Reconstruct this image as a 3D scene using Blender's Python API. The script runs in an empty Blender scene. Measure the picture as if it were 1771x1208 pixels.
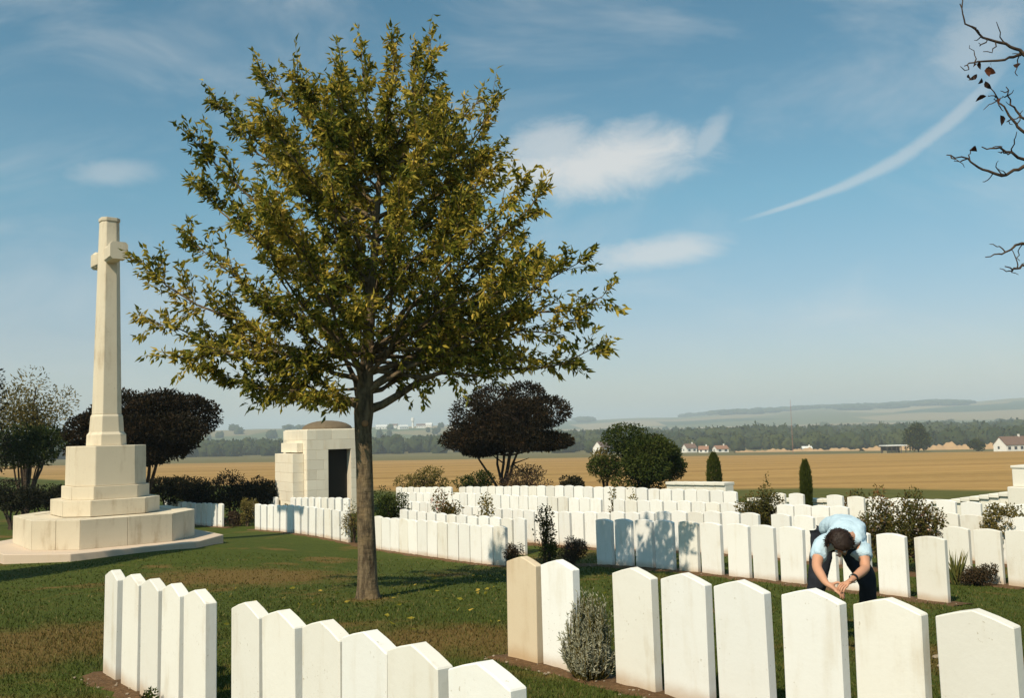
import bpy, bmesh, math, random
import numpy as np
from mathutils import Vector, Matrix

random.seed(7)
rng = np.random.default_rng(11)
scene = bpy.context.scene
COL = scene.collection
R = math.radians

# ------------------------------------------------------------------ camera
F = 1600.0; CX, CY = 885.5, 604.0          # focal length and centre in photograph pixels
EYE = 1.65
PITCH = math.atan(141 / F); ROLL = R(1.4)
cam_d = bpy.data.cameras.new('camera'); cam = bpy.data.objects.new('camera', cam_d); COL.objects.link(cam)
cam_d.sensor_width = 36.0; cam_d.lens = F / 1771 * 36.0
cam_d.clip_start = 0.05; cam_d.clip_end = 30000
cam.matrix_world = Matrix.Translation((0, 0, EYE)) @ Matrix.Rotation(math.pi/2 + PITCH, 4, 'X') @ Matrix.Rotation(-ROLL, 4, 'Z')
scene.camera = cam

# ------------------------------------------------------------------ sun, exposure
SUN_AZ = np.array([-0.543, -0.840]); SUN_EL = R(47)
sv = Vector((SUN_AZ[0]*math.cos(SUN_EL), SUN_AZ[1]*math.cos(SUN_EL), math.sin(SUN_EL)))
sun_d = bpy.data.lights.new('sun', 'SUN'); sun = bpy.data.objects.new('sun', sun_d); COL.objects.link(sun)
sun_d.energy = 5.0; sun_d.angle = R(0.55); sun_d.color = (1.0, 0.875, 0.67)
sun.location = sv * 50
sun.rotation_euler = sv.to_track_quat('Z', 'Y').to_euler()
scene.view_settings.view_transform = 'Standard'
scene.view_settings.look = 'None'
scene.view_settings.exposure = 0.12
scene.view_settings.gamma = 1.0
scene.render.engine = 'CYCLES'
scene.cycles.max_bounces = 8
scene.cycles.volume_bounces = 1
scene.cycles.transparent_max_bounces = 8
SKY_STRENGTH = 0.115

def ray(px, py):
    """direction through a photograph pixel, scaled to one metre of depth"""
    x = (px - CX) / F; y = -(py - CY) / F
    c, s = math.cos(ROLL), math.sin(ROLL)
    x, y = x*c + y*s, -x*s + y*c
    d = np.array([x, math.cos(PITCH) - y*math.sin(PITCH), math.sin(PITCH) + y*math.cos(PITCH)])
    return d / d[1]
def at(px, py, Y):
    d = ray(px, py) * Y
    return np.array([d[0], d[1], d[2] + EYE])

# ------------------------------------------------------------------ node helpers
class NT:
    def __init__(s, tree): s.t = tree; s.n = tree.nodes; s.l = tree.links
    def new(s, typ, **kw):
        n = s.n.new(typ)
        for k, v in kw.items(): setattr(n, k, v)
        return n
    def put(s, sock, v):
        if hasattr(v, 'is_linked') or isinstance(v, bpy.types.NodeSocket): s.l.new(v, sock)
        else: sock.default_value = v
    def m(s, op, a, b=0.0, c=None, clamp=False):
        n = s.n.new('ShaderNodeMath'); n.operation = op; n.use_clamp = clamp
        s.put(n.inputs[0], a); s.put(n.inputs[1], b)
        if c is not None: s.put(n.inputs[2], c)
        return n.outputs[0]
    def ss(s, v, a, b, lo=0.0, hi=1.0):
        n = s.n.new('ShaderNodeMapRange'); n.interpolation_type = 'SMOOTHSTEP'
        s.put(n.inputs[0], v)
        n.inputs[1].default_value = a; n.inputs[2].default_value = b
        n.inputs[3].default_value = lo; n.inputs[4].default_value = hi
        return n.outputs[0]
    def noise(s, vec, scale, detail=4, rough=0.55, dist=0.0):
        n = s.n.new('ShaderNodeTexNoise'); n.inputs['Scale'].default_value = scale
        n.inputs['Detail'].default_value = detail; n.inputs['Roughness'].default_value = rough
        n.inputs['Distortion'].default_value = dist
        if vec is not None: s.l.new(vec, n.inputs['Vector'])
        return n.outputs['Fac']
    def mix(s, f, a, b, blend='MIX'):
        n = s.n.new('ShaderNodeMix'); n.data_type = 'RGBA'; n.blend_type = blend
        s.put(n.inputs[0], f)
        for k, v in ((6, a), (7, b)):
            if isinstance(v, tuple): n.inputs[k].default_value = (*v[:3], 1)
            else: s.l.new(v, n.inputs[k])
        return n.outputs[2]
    def ramp(s, f, stops):
        n = s.n.new('ShaderNodeValToRGB'); e = n.color_ramp.elements
        while len(e) < len(stops): e.new(0.5)
        for el, (p, c) in zip(e, stops): el.position = p; el.color = (*c, 1)
        s.l.new(f, n.inputs[0]); return n.outputs[0]
    def scale(s, vec, v):
        n = s.n.new('ShaderNodeVectorMath'); n.operation = 'MULTIPLY'
        s.l.new(vec, n.inputs[0]); n.inputs[1].default_value = v; return n.outputs[0]
    def bump(s, h, strength=0.3, dist=0.02):
        n = s.n.new('ShaderNodeBump'); n.inputs['Strength'].default_value = strength; n.inputs['Distance'].default_value = dist
        s.l.new(h, n.inputs['Height']); return n.outputs[0]

def material(name):
    m = bpy.data.materials.new(name); m.use_nodes = True
    t = NT(m.node_tree); b = m.node_tree.nodes['Principled BSDF']
    b.inputs['Roughness'].default_value = 0.85
    if 'Specular IOR Level' in b.inputs: b.inputs['Specular IOR Level'].default_value = 0.25
    return m, t, b
def coords(t, kind='Object'):
    return t.new('ShaderNodeTexCoord').outputs[kind]
def position(t): return t.new('ShaderNodeNewGeometry').outputs['Position']

# ------------------------------------------------------------------ sky
world = bpy.data.worlds.new('World'); scene.world = world; world.use_nodes = True
w = NT(world.node_tree); bg = world.node_tree.nodes['Background']
sky = w.new('ShaderNodeTexSky'); sky.sky_type = 'NISHITA'; sky.sun_disc = False
sky.sun_elevation = SUN_EL; sky.sun_rotation = math.atan2(SUN_AZ[0], SUN_AZ[1]) % (2*math.pi)
sky.air_density = 1.0; sky.dust_density = 0.8; sky.ozone_density = 1.0
tc = coords(w, 'Generated')
sep = w.new('ShaderNodeSeparateXYZ'); w.l.new(tc, sep.inputs[0])
dx, dy, dz = sep.outputs
ysafe = w.m('MAXIMUM', dy, 0.05)
u = w.m('DIVIDE', dx, ysafe); v = w.m('DIVIDE', dz, ysafe)
front = w.ss(dy, 0.05, 0.3)
cmb = w.new('ShaderNodeCombineXYZ'); w.l.new(u, cmb.inputs[0]); w.l.new(w.m('MULTIPLY', v, 1.9), cmb.inputs[1])
n1 = w.noise(cmb.outputs[0], 10.0, 8, 0.68, 0.5)
n2 = w.noise(cmb.outputs[0], 3.2, 5, 0.6, 0.6)
def blob(px, py, a, b, soft=0.75, amt=0.9, tilt=0.0):
    c = ray(px, py)
    du = w.m('SUBTRACT', u, float(c[0])); dv = w.m('SUBTRACT', v, float(c[2]))
    dv = w.m('SUBTRACT', dv, w.m('MULTIPLY', du, tilt))
    q = w.m('SQRT', w.m('ADD', w.m('POWER', w.m('DIVIDE', du, a/F), 2.0), w.m('POWER', w.m('DIVIDE', dv, b/F), 2.0)))
    q = w.m('ADD', q, w.m('MULTIPLY', w.m('SUBTRACT', n1, 0.5), 1.5))
    return w.ss(q, 1.30, 1.2 - soft, 0.0, amt)
clouds = [blob(1035, 282, 205, 64, 1.0, 0.80, 0.10), blob(960, 258, 90, 62, 0.9, 0.55), blob(1225, 240, 45, 34, 0.9, 0.35, 0.9),
          blob(1125, 440, 120, 32, 0.9, 0.6, 0.15), blob(190, 298, 78, 26, 1.0, 0.3), blob(1690, 70, 110, 95, 1.0, 0.35, 0.6)]
cm = clouds[0]
for c in clouds[1:]: cm = w.m('MAXIMUM', cm, c)
# vapour trail: a curve in the sky that widens as it ages
tp = [ray(*p) for p in ((1275, 384), (1500, 303), (1640, 213), (1715, 140))]
co = np.polyfit([p[0] for p in tp], [p[2] for p in tp], 3)
poly = w.m('ADD', w.m('MULTIPLY', w.m('ADD', w.m('MULTIPLY', w.m('ADD', w.m('MULTIPLY', u, float(co[0])), float(co[1])), u), float(co[2])), u), float(co[3]))
along = w.ss(u, float(tp[0][0]) - 0.01, float(tp[3][0]))
width = w.m('ADD', 0.0028, w.m('MULTIPLY', along, 0.0125))
dtr = w.m('ADD', w.m('DIVIDE', w.m('ABSOLUTE', w.m('SUBTRACT', v, poly)), width), w.m('MULTIPLY', w.m('SUBTRACT', n1, 0.5), 0.9))
trail = w.m('MULTIPLY', w.ss(dtr, 1.15, 0.2), w.m('MULTIPLY', w.ss(u, float(tp[0][0]) - 0.012, float(tp[0][0]) + 0.06), w.ss(u, 0.60, 0.50)))
trail = w.m('MULTIPLY', trail, 0.36)
thin = w.m('MULTIPLY', w.ss(n2, 0.42, 0.8), 0.34)
cm = w.m('MULTIPLY', w.m('MAXIMUM', w.m('MAXIMUM', cm, trail), thin), front)
# film-tinted clear sky, paler towards the horizon
el = w.m('DIVIDE', dz, 1.0)
tint = w.ramp(dz, [(0.0, (0.74, 0.72, 0.77)), (0.10, (0.74, 0.78, 0.80)), (0.24, (0.57, 0.92, 0.87)), (0.55, (0.42, 0.84, 0.81))])
skyc = w.mix(1.0, sky.outputs[0], tint, 'MULTIPLY')
cloudc = (6.5, 6.4, 6.15)
full = w.mix(cm, skyc, cloudc)
w.l.new(full, bg.inputs['Color']); bg.inputs['Strength'].default_value = SKY_STRENGTH

# ------------------------------------------------------------------ mesh and object helpers
def link(o, parent=None):
    COL.objects.link(o)
    if parent is not None: o.parent = parent
    return o
def mesh_np(name, verts, faces, mats=(), smooth=False):
    verts = np.asarray(verts, dtype=np.float32); faces = np.asarray(faces, dtype=np.int32)
    me = bpy.data.meshes.new(name); k = faces.shape[1]
    me.vertices.add(len(verts)); me.vertices.foreach_set('co', verts.ravel())
    me.loops.add(faces.size); me.loops.foreach_set('vertex_index', faces.ravel())
    me.polygons.add(len(faces)); me.polygons.foreach_set('loop_start', np.arange(len(faces), dtype=np.int32)*k)
    me.polygons.foreach_set('use_smooth', np.full(len(faces), smooth))
    for m in (mats if isinstance(mats, (list, tuple)) else (mats,)): me.materials.append(m)
    me.update(calc_edges=True); me.validate()
    return me
def obj(name, me, parent=None, kind=None, label=None, cat=None, group=None, loc=None, rz=None):
    o = bpy.data.objects.new(name, me); link(o, parent)
    if loc is not None: o.location = [float(c) for c in loc]
    if rz is not None: o.rotation_euler[2] = rz
    return tag(o, label, cat, group, kind)
def tag(o, label=None, cat=None, group=None, kind=None):
    if label: o['label'] = label
    if cat: o['category'] = cat
    if group: o['group'] = group
    if kind: o['kind'] = kind
    return o
def thing(name, loc, label, cat, group=None, rz=0.0):
    return obj(name, None, None, None, label, cat, group, loc, rz)
def from_bm(name, bm, mat, smooth=False):
    me = bpy.data.meshes.new(name); bm.normal_update(); bm.to_mesh(me); bm.free(); me.materials.append(mat)
    if smooth:
        for p in me.polygons: p.use_smooth = True
    return me
def box_bm(sx, sy, sz, bev=0.0, z0=0.0, seg=1):
    bm = bmesh.new(); bmesh.ops.create_cube(bm, size=1.0)
    for vv in bm.verts: vv.co = Vector((vv.co.x*sx, vv.co.y*sy, (vv.co.z+0.5)*sz + z0))
    if bev: bmesh.ops.bevel(bm, geom=bm.edges[:], offset=bev, segments=seg, affect='EDGES', profile=0.6)
    return bm
def tube(path, radii, nseg=7, cap=True):
    P = [Vector([float(c) for c in p]) for p in path]; V = []; Fc = []
    prev = None
    for i, p in enumerate(P):
        t = (P[min(i+1, len(P)-1)] - P[max(i-1, 0)]).normalized()
        a = Vector((0, 0, 1)) if abs(t.z) < 0.9 else Vector((1, 0, 0))
        if prev is None: x = t.cross(a).normalized()
        else: x = (prev - t*prev.dot(t)).normalized()
        prev = x; y = t.cross(x)
        for k in range(nseg):
            an = 2*math.pi*k/nseg
            V.append(p + (x*math.cos(an) + y*math.sin(an))*radii[i])
    for i in range(len(P)-1):
        for k in range(nseg):
            a = i*nseg+k; b = i*nseg+(k+1) % nseg
            Fc.append((a, b, b+nseg, a+nseg))
    return [tuple(q) for q in V], Fc
def tubes_mesh(name, parts, mat, smooth=True):
    V = []; Fc = []
    for vs, fs in parts:
        o = len(V); V += vs; Fc += [tuple(i+o for i in f) for f in fs]
    return mesh_np(name, V, Fc, mat, smooth)
def unit(a): return a / np.maximum(np.linalg.norm(a, axis=-1, keepdims=True), 1e-9)
def leaves_arrays(P, D, L, W, fold=0.25):
    """each leaf a folded lens of two triangles pairs: 6 vertices, 4 triangles"""
    n = len(P); P = np.asarray(P); D = unit(np.asarray(D)); L = np.asarray(L).reshape(-1, 1); W = np.asarray(W).reshape(-1, 1)
    rnd = rng.normal(size=(n, 3)); S = unit(np.cross(D, rnd)); Nn = np.cross(D, S)
    v0 = P; v1 = P + D*L*0.4 + S*W*0.5 + Nn*W*fold; v2 = P + D*L - Nn*L*0.08; v3 = P + D*L*0.4 - S*W*0.5 + Nn*W*fold
    V = np.stack([v0, v1, v2, v3], 1).reshape(-1, 3)
    b = np.arange(n)[:, None]*4
    Fc = np.concatenate([b + np.array([[0, 1, 2]]), b + np.array([[0, 2, 3]])], 1).reshape(-1, 3)
    return V, Fc

# ------------------------------------------------------------------ terrain
ROW_A = R(53.0)
U = np.array([math.cos(ROW_A), -math.sin(ROW_A)]); N = np.array([math.sin(ROW_A), math.cos(ROW_A)])
def on_row(px, n, py=980):
    """plan position where the sight line through a column of the photograph meets row n"""
    r = ray(px, py); Y = n / (N[0]*r[0] + N[1]); return np.array([r[0]*Y, Y])
ROW_F, ROW_R, ROW_M, ROW_B1, ROW_B2, ROW_B3 = 1.87, 4.48, 10.8, 13.5, 15.5, 17.5
WALL_N = 21.0
ctrl = []
def cp(px, py, Y, dz=0.0): p = at(px, py, Y); ctrl.append((p[0], p[1], p[2]+dz))
def cp_row(px, py, n, dz=0.0): cp(px, py, on_row(px, n, py)[1], dz)
cp_row(905, 1142, ROW_R); cp_row(1100, 1190, ROW_R); cp_row(1405, 1019, ROW_R, -0.80); cp_row(1690, 1055, ROW_R, -0.80)
cp_row(195, 1171, ROW_F); cp_row(346, 1021, ROW_F, -0.80); cp_row(565, 1074, ROW_F, -0.80); cp_row(841, 1140, ROW_F, -0.80)
cp_row(442, 917, ROW_M); cp_row(603, 940, ROW_M); cp_row(651, 951, ROW_M); cp_row(760, 966, ROW_M); cp_row(872, 981, ROW_M)
cp_row(1049, 977, ROW_M); cp_row(1234, 995, ROW_M); cp_row(1373, 1010, ROW_M); cp_row(1546, 1031, ROW_M); cp_row(1613, 1042, ROW_M)
cp_row(340, 909, ROW_M)
cp_row(1715, 1012, ROW_B1); cp_row(700, 843, ROW_B3, -0.78); cp_row(1000, 840, ROW_B3, -0.78); cp_row(1240, 848, ROW_B3, -0.78); cp_row(1700, 868, ROW_B3, -0.78)
cp(637, 1037, 12.6); cp(143, 968, 18.9, -0.05); cp(385, 936, 21.8, -0.05); cp(10, 962, 20.4, -0.06); cp(260, 952, 19.6, -0.05)
def far_drop(X, Y):
    Yc = np.clip(Y, 0, 20000)
    d = np.interp(Yc, [0, 45, 100, 200, 430, 700, 1100, 1600], [2.0, 2.95, 4.5, 7.0, 13.0, 18.0, 21.0, 22.0])
    tilt = np.interp(Yc, [0, 60, 430, 900, 1500], [0, 0, 0.010, 0.008, 0.0])
    return d + tilt*np.clip(X, -500, 500)
for X, Y in ((-40, 70), (0, 75), (40, 70), (80, 60), (-70, 50), (60, 25), (20, 48), (-20, 52)):
    ctrl.append((X, Y, EYE - float(far_drop(X, Y))))
for X, Y, z in ((0, -4, 0.15), (-12, -6, 0.1), (14, -6, 0.25), (0, -30, 0.5), (-40, -20, 0.0), (40, -20, 0.5), (0, 0.5, 0.06), (-30, 10, -0.6), (30, 8, -0.1)):
    ctrl.append((X, Y, z))
C = np.array(ctrl); nC = len(C)
def tps_k(d): return np.where(d > 1e-6, d*d*np.log(np.maximum(d, 1e-6)), 0.0)
Kd = tps_k(np.linalg.norm(C[:, None, :2] - C[None, :, :2], axis=2)) + np.eye(nC)*1.2
Q = np.concatenate([np.ones((nC, 1)), C[:, :2]], 1)
A = np.block([[Kd, Q], [Q.T, np.zeros((3, 3))]])
sol = np.linalg.solve(A, np.concatenate([C[:, 2], np.zeros(3)]))
def smooth01(x): x = np.clip(x, 0, 1); return x*x*(3-2*x)
def ridge(X, Y):
    """far hills across the valley, and the lower rise on the left"""
    th = X / np.maximum(Y, 1.0)
    hr = np.interp(th, [-1.0, -.55, -.35, -.10, .07, .2, .33, .45, .56, 1.0], [45, 40, 32, 34, 40, 52, 66, 82, 92, 90])
    hr = hr + 4*np.sin(th*23+1) + 2.5*np.sin(th*61)
    z = (hr + 22)*smooth01((Y-1600)/3000)
    left = np.interp(th, [-1.0, -.6, -.3, -.08, .0, .06, .12], [44, 42, 40, 38, 22, 6, 0]) * smooth01((Y-1250)/1100) * (1 - smooth01((Y-2500)/1500)*0.9)
    return z, left
def terrain(X, Y):
    X = np.atleast_1d(np.asarray(X, float)); Y = np.atleast_1d(np.asarray(Y, float))
    r = np.hypot(X, Y); near = np.zeros_like(X); msk = r < 130
    if msk.any():
        d = np.hypot(X[msk][:, None]-C[None, :, 0], Y[msk][:, None]-C[None, :, 1])
        near[msk] = tps_k(d) @ sol[:nC] + sol[nC] + sol[nC+1]*X[msk] + sol[nC+2]*Y[msk]
    yy = np.where(Y > 0, Y, 0)
    far = EYE - far_drop(X, yy) + np.where(Y < 0, 0.2, 0)
    rz, lz = ridge(X, yy)
    far = far + np.maximum(rz, lz)*(Y > 0)
    w_ = smooth01((r-55)/60)
    return near*(1-w_) + far*w_
def ground_z(x, y): return float(terrain(x, y)[0])

rr = 0.4*np.power(1.042, np.arange(0, 241))
th = np.concatenate([np.linspace(-38, 38, 270), np.linspace(40, 320, 120)])
th = np.radians(th)
RR, TH = np.meshgrid(rr, th, indexing='ij')
GX = (RR*np.sin(TH)).ravel(); GY = (RR*np.cos(TH)).ravel(); GZ = terrain(GX, GY)
nr, nt = RR.shape
i, j = np.meshgrid(np.arange(nr-1), np.arange(nt), indexing='ij'); j2 = (j+1) % nt
gf = np.stack([i*nt+j, i*nt+j2, (i+1)*nt+j2, (i+1)*nt+j], -1).reshape(-1, 4)[:, ::-1]
gv = np.stack([GX, GY, GZ], 1)
cen = len(gv); gv = np.concatenate([gv, [[0, 0, ground_z(0, 0)]]])

def lawn_color(t, P):
    """mown grass with dry brown patches"""
    flat = t.scale(P, (1, 1, 0))
    a = t.noise(flat, 0.42, 4, 0.6, 0.4); b = t.noise(flat, 2.3, 5, 0.65); c = t.noise(flat, 14.0, 4, 0.7)
    g = t.mix(b, (0.024, 0.043, 0.006), (0.066, 0.086, 0.012))
    g = t.mix(t.ss(c, 0.35, 0.75, 0, 0.55), g, (0.108, 0.112, 0.022))
    dry = t.m('MULTIPLY', t.ss(t.m('ADD', a, t.m('MULTIPLY', t.m('SUBTRACT', b, 0.5), 0.35)), 0.54, 0.68), 0.7)
    # two worn patches: in front of the cross and at the lower left
    sp = t.new('ShaderNodeSeparateXYZ'); t.l.new(P, sp.inputs[0])
    for (px, py, Y, rx, ry) in ((430, 985, 16.2, 1.9, 1.5), (60, 1090, 9.2, 1.5, 1.6), (800, 1110, 8.6, 1.2, 1.0), (637, 1040, 12.5, 0.34, 0.30)):
        p = at(px, py, Y)
        q = t.m('SQRT', t.m('ADD', t.m('POWER', t.m('DIVIDE', t.m('SUBTRACT', sp.outputs[0], float(p[0])), rx), 2.0), t.m('POWER', t.m('DIVIDE', t.m('SUBTRACT', sp.outputs[1], float(p[1])), ry), 2.0)))
        q = t.m('ADD', q, t.m('MULTIPLY', t.m('SUBTRACT', b, 0.5), 1.6))
        dry = t.m('MAXIMUM', dry, t.m('MULTIPLY', t.ss(q, 1.25, 0.5), 0.72))
    return t.mix(dry, g, t.mix(c, (0.125, 0.066, 0.020), (0.21, 0.125, 0.045)))

GM, t, b = material('ground_surface')
P = position(t); sp = t.new('ShaderNodeSeparateXYZ'); t.l.new(P, sp.inputs[0]); gx, gy, gz = sp.outputs
nn = t.m('ADD', t.m('MULTIPLY', gx, float(N[0])), t.m('MULTIPLY', gy, float(N[1])))
flat = t.scale(P, (1, 1, 0))
wob = t.m('MULTIPLY', t.m('SUBTRACT', t.noise(flat, 0.12, 4), 0.5), 9.0)
lawn = lawn_color(t, P)
verge = t.mix(t.noise(flat, 1.1, 5, 0.7), (0.035, 0.055, 0.012), (0.15, 0.135, 0.04))
fv = t.scale(P, (0.06, 1.0, 0))
streak = t.m('ADD', t.m('MULTIPLY', t.noise(fv, 0.10, 6, 0.75), 0.6), t.m('MULTIPLY', t.noise(fv, 0.025, 4, 0.6), 0.4)); fn = t.noise(flat, 0.02, 5, 0.65); fine = t.noise(flat, 0.9, 5, 0.8)
field = t.mix(t.ss(streak, 0.36, 0.62), (0.215, 0.125, 0.042), (0.40, 0.245, 0.09))
field = t.mix(t.ss(fn, 0.45, 0.7, 0, 0.55), field, (0.28, 0.185, 0.06))
field = t.mix(t.ss(fine, 0.42, 0.72, 0, 0.5), field, (0.50, 0.32, 0.12))
meadow = t.mix(t.noise(t.scale(P, (0.3, 1, 0)), 0.03, 5), (0.075, 0.085, 0.03), (0.20, 0.15, 0.06))
vor = t.new('ShaderNodeTexVoronoi'); vor.inputs['Scale'].default_value = 0.0024; t.l.new(t.scale(P, (0.8, 1, 0)), vor.inputs['Vector'])
sc = t.new('ShaderNodeSeparateColor'); t.l.new(vor.outputs['Color'], sc.inputs[0])
patch = t.ramp(sc.outputs[0], [(0.0, (0.05, 0.07, 0.03)), (0.28, (0.10, 0.12, 0.05)), (0.5, (0.22, 0.17, 0.085)), (0.75, (0.28, 0.22, 0.12)), (1.0, (0.12, 0.12, 0.05))])
col = t.mix(t.ss(t.m('ADD', nn, t.m('MULTIPLY', wob, 0.2)), 22.6, 23.4), lawn, verge)
col = t.mix(t.ss(t.m('SUBTRACT', t.m('ADD', nn, t.m('MULTIPLY', wob, 0.5)), t.ss(gx, 2.0, 13.0, 0.0, 5.5)), 24.0, 26.5), col, field)
gyw = t.m('ADD', gy, t.m('MULTIPLY', t.m('SUBTRACT', fn, 0.5), 40.0))
col = t.mix(t.ss(gyw, 405, 425), col, meadow)
col = t.mix(t.ss(gyw, 800, 1000), col, patch)
t.l.new(col, b.inputs['Base Color'])
hgt = t.m('ADD', t.m('MULTIPLY', t.noise(flat, 30, 4, 0.7), 0.5), t.noise(flat, 6, 4, 0.7))
t.l.new(t.bump(hgt, 0.5, 0.04), b.inputs['Normal'])
b.inputs['Roughness'].default_value = 0.95; b.inputs['Specular IOR Level'].default_value = 0.1
gme = mesh_np('ground', gv, gf, GM, True)
bmg = bmesh.new(); bmg.from_mesh(gme); bmg.verts.ensure_lookup_table()
for k in range(nt): bmg.faces.new((bmg.verts[cen], bmg.verts[k], bmg.verts[(k+1) % nt])) if False else bmg.faces.new((bmg.verts[cen], bmg.verts[(k+1) % nt], bmg.verts[k]))
bmesh.ops.recalc_face_normals(bmg, faces=bmg.faces[:]); bmg.to_mesh(gme); bmg.free()
for p in gme.polygons: p.use_smooth = True
obj('ground', gme, kind='structure')

# ------------------------------------------------------------------ stone materials
def stone_material(name, c0, c1, stain, amt=0.5, scale=1.0, foot=True, rnd=0.10):
    m, t, b = material(name)
    P = coords(t); oi = t.new('ShaderNodeObjectInfo')
    off = t.new('ShaderNodeVectorMath'); off.operation = 'ADD'; t.l.new(P, off.inputs[0])
    sc = t.new('ShaderNodeVectorMath'); sc.operation = 'SCALE'; t.l.new(oi.outputs['Location'], sc.inputs[0]); sc.inputs['Scale'].default_value = 3.7
    t.l.new(sc.outputs[0], off.inputs[1]); V = off.outputs[0]
    big = t.noise(V, 2.2*scale, 5, 0.65); fine = t.noise(V, 22*scale, 5, 0.7); streak = t.noise(t.scale(V, (1, 1, 0.16)), 9*scale, 4, 0.6)
    col = t.mix(big, c0, c1)
    col = t.mix(t.m('MULTIPLY', t.ss(t.m('ADD', t.m('MULTIPLY', streak, 0.6), t.m('MULTIPLY', big, 0.4)), 0.50, 0.72), amt), col, stain)
    col = t.mix(t.ss(fine, 0.60, 0.80, 0, 0.35*amt), col, (stain[0]*0.55, stain[1]*0.5, stain[2]*0.45))
    lich = t.m('MULTIPLY', t.ss(t.noise(V, 55*scale, 2, 0.5), 0.66, 0.74), t.ss(t.noise(V, 5*scale, 3), 0.50, 0.62))
    col = t.mix(t.m('MULTIPLY', lich, 0.55), col, (0.30, 0.24, 0.13))
    if foot:   # earth splashed up on the foot of the stone
        s = t.new('ShaderNodeSeparateXYZ'); t.l.new(P, s.inputs[0])
        h = t.m('ADD', s.outputs[2], t.m('MULTIPLY', t.m('SUBTRACT', big, 0.5), 0.16))
        col = t.mix(t.ss(h, 0.13, 0.0, 0, 0.62), col, (0.42, 0.25, 0.11))
    lum = t.m('ADD', 1.0 - rnd, t.m('MULTIPLY', oi.outputs['Random'], rnd*1.3))
    hs = t.new('ShaderNodeHueSaturation'); t.l.new(col, hs.inputs['Color']); t.l.new(lum, hs.inputs['Value'])
    t.l.new(hs.outputs[0], b.inputs['Base Color'])
    t.l.new(t.bump(t.m('ADD', fine, t.m('MULTIPLY', big, 0.6)), 0.22, 0.006), b.inputs['Normal'])
    b.inputs['Roughness'].default_value = 0.8
    return m
M_STONE = stone_material('portland_stone', (0.80, 0.775, 0.72), (0.72, 0.685, 0.61), (0.52, 0.43, 0.30), 0.55)
M_WHITE = stone_material('white_stone', (0.84, 0.83, 0.80), (0.79, 0.77, 0.73), (0.62, 0.55, 0.43), 0.42)
M_BUFF = stone_material('buff_stone', (0.66, 0.55, 0.40), (0.60, 0.48, 0.33), (0.47, 0.34, 0.20), 0.6)
M_CROSS = stone_material('limestone', (0.70, 0.62, 0.48), (0.58, 0.495, 0.37), (0.34, 0.25, 0.15), 0.75, 0.55, False, 0.08)
M_SHELTER = stone_material('ashlar', (0.78, 0.72, 0.60), (0.72, 0.64, 0.51), (0.56, 0.45, 0.31), 0.45, 0.5, False, 0.12)
M_WALL = stone_material('wall_stone', (0.76, 0.73, 0.66), (0.68, 0.64, 0.56), (0.50, 0.43, 0.32), 0.4, 0.6, False, 0.1)

# ------------------------------------------------------------------ headstones
def headstone_mesh(name, mat, w=0.38, h=0.745, rise=0.055, th=0.072, gable=True):
    prof = [(-w/2, -0.12), (w/2, -0.12), (w/2, h)]
    if gable: prof += [(w*0.25, h+rise*0.56), (0, h+rise), (-w*0.25, h+rise*0.56)]
    else: prof += [(w*0.5*math.sin(a), h + rise*(math.cos(a*1.0)-math.cos(R(90)))*0 + rise*(1-math.sin(a)**2)) for a in (R(48), R(24), 0, R(-24), R(-48))]
    prof += [(-w/2, h)]
    bm = bmesh.new(); fr = [bm.verts.new((x, -th/2, z)) for x, z in prof]
    f = bm.faces.new(fr); r = bmesh.ops.extrude_face_region(bm, geom=[f])
    bmesh.ops.translate(bm, verts=[g for g in r['geom'] if isinstance(g, bmesh.types.BMVert)], vec=(0, th, 0))
    bmesh.ops.recalc_face_normals(bm, faces=bm.faces[:])
    ed = [e for e in bm.edges if e.calc_face_angle(0) > 0.5]
    bmesh.ops.bevel(bm, geom=ed, offset=0.005, segments=1, affect='EDGES')
    me = from_bm(name, bm, mat); return me
HM = {(k, g): headstone_mesh('headstone', m, gable=g, rise=0.055 if g else 0.030) for k, m in (('s', M_STONE), ('w', M_WHITE), ('b', M_BUFF)) for g in (True, False)}
ROW_RZ = -ROW_A       # local x along the row, local -y towards the camera
all_stones = []
def headstone(xy, label, group, mat='s', gable=True, tilt=1.0, hs=1.0):
    z = ground_z(*xy)
    o = obj('headstone', HM[(mat, gable)], None, None, label, 'headstone', group, (xy[0], xy[1], z), ROW_RZ + R(random.uniform(-1.3, 1.3))*tilt)
    o.rotation_euler[0] = R(random.uniform(-0.7, 0.7))*tilt; o.rotation_euler[1] = R(random.uniform(-0.5, 0.5))*tilt
    o.scale = (1, 1, hs)
    all_stones.append(xy); return o
ORDX = ['first', 'second', 'third', 'fourth', 'fifth', 'sixth', 'seventh', 'eighth', 'ninth', 'tenth', 'eleventh', 'twelfth', 'thirteenth', 'fourteenth', 'fifteenth', 'sixteenth', 'seventeenth', 'eighteenth', 'nineteenth', 'twentieth']
ORD = ORDX + ['twenty-'+o for o in ORDX[:9]] + ['thirtieth'] + ['thirty-'+o for o in ORDX[:9]] + ['fortieth'] + ['forty-'+o for o in ORDX[:9]] + ['fiftieth'] + ['fifty-'+o for o in ORDX[:9]]
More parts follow.
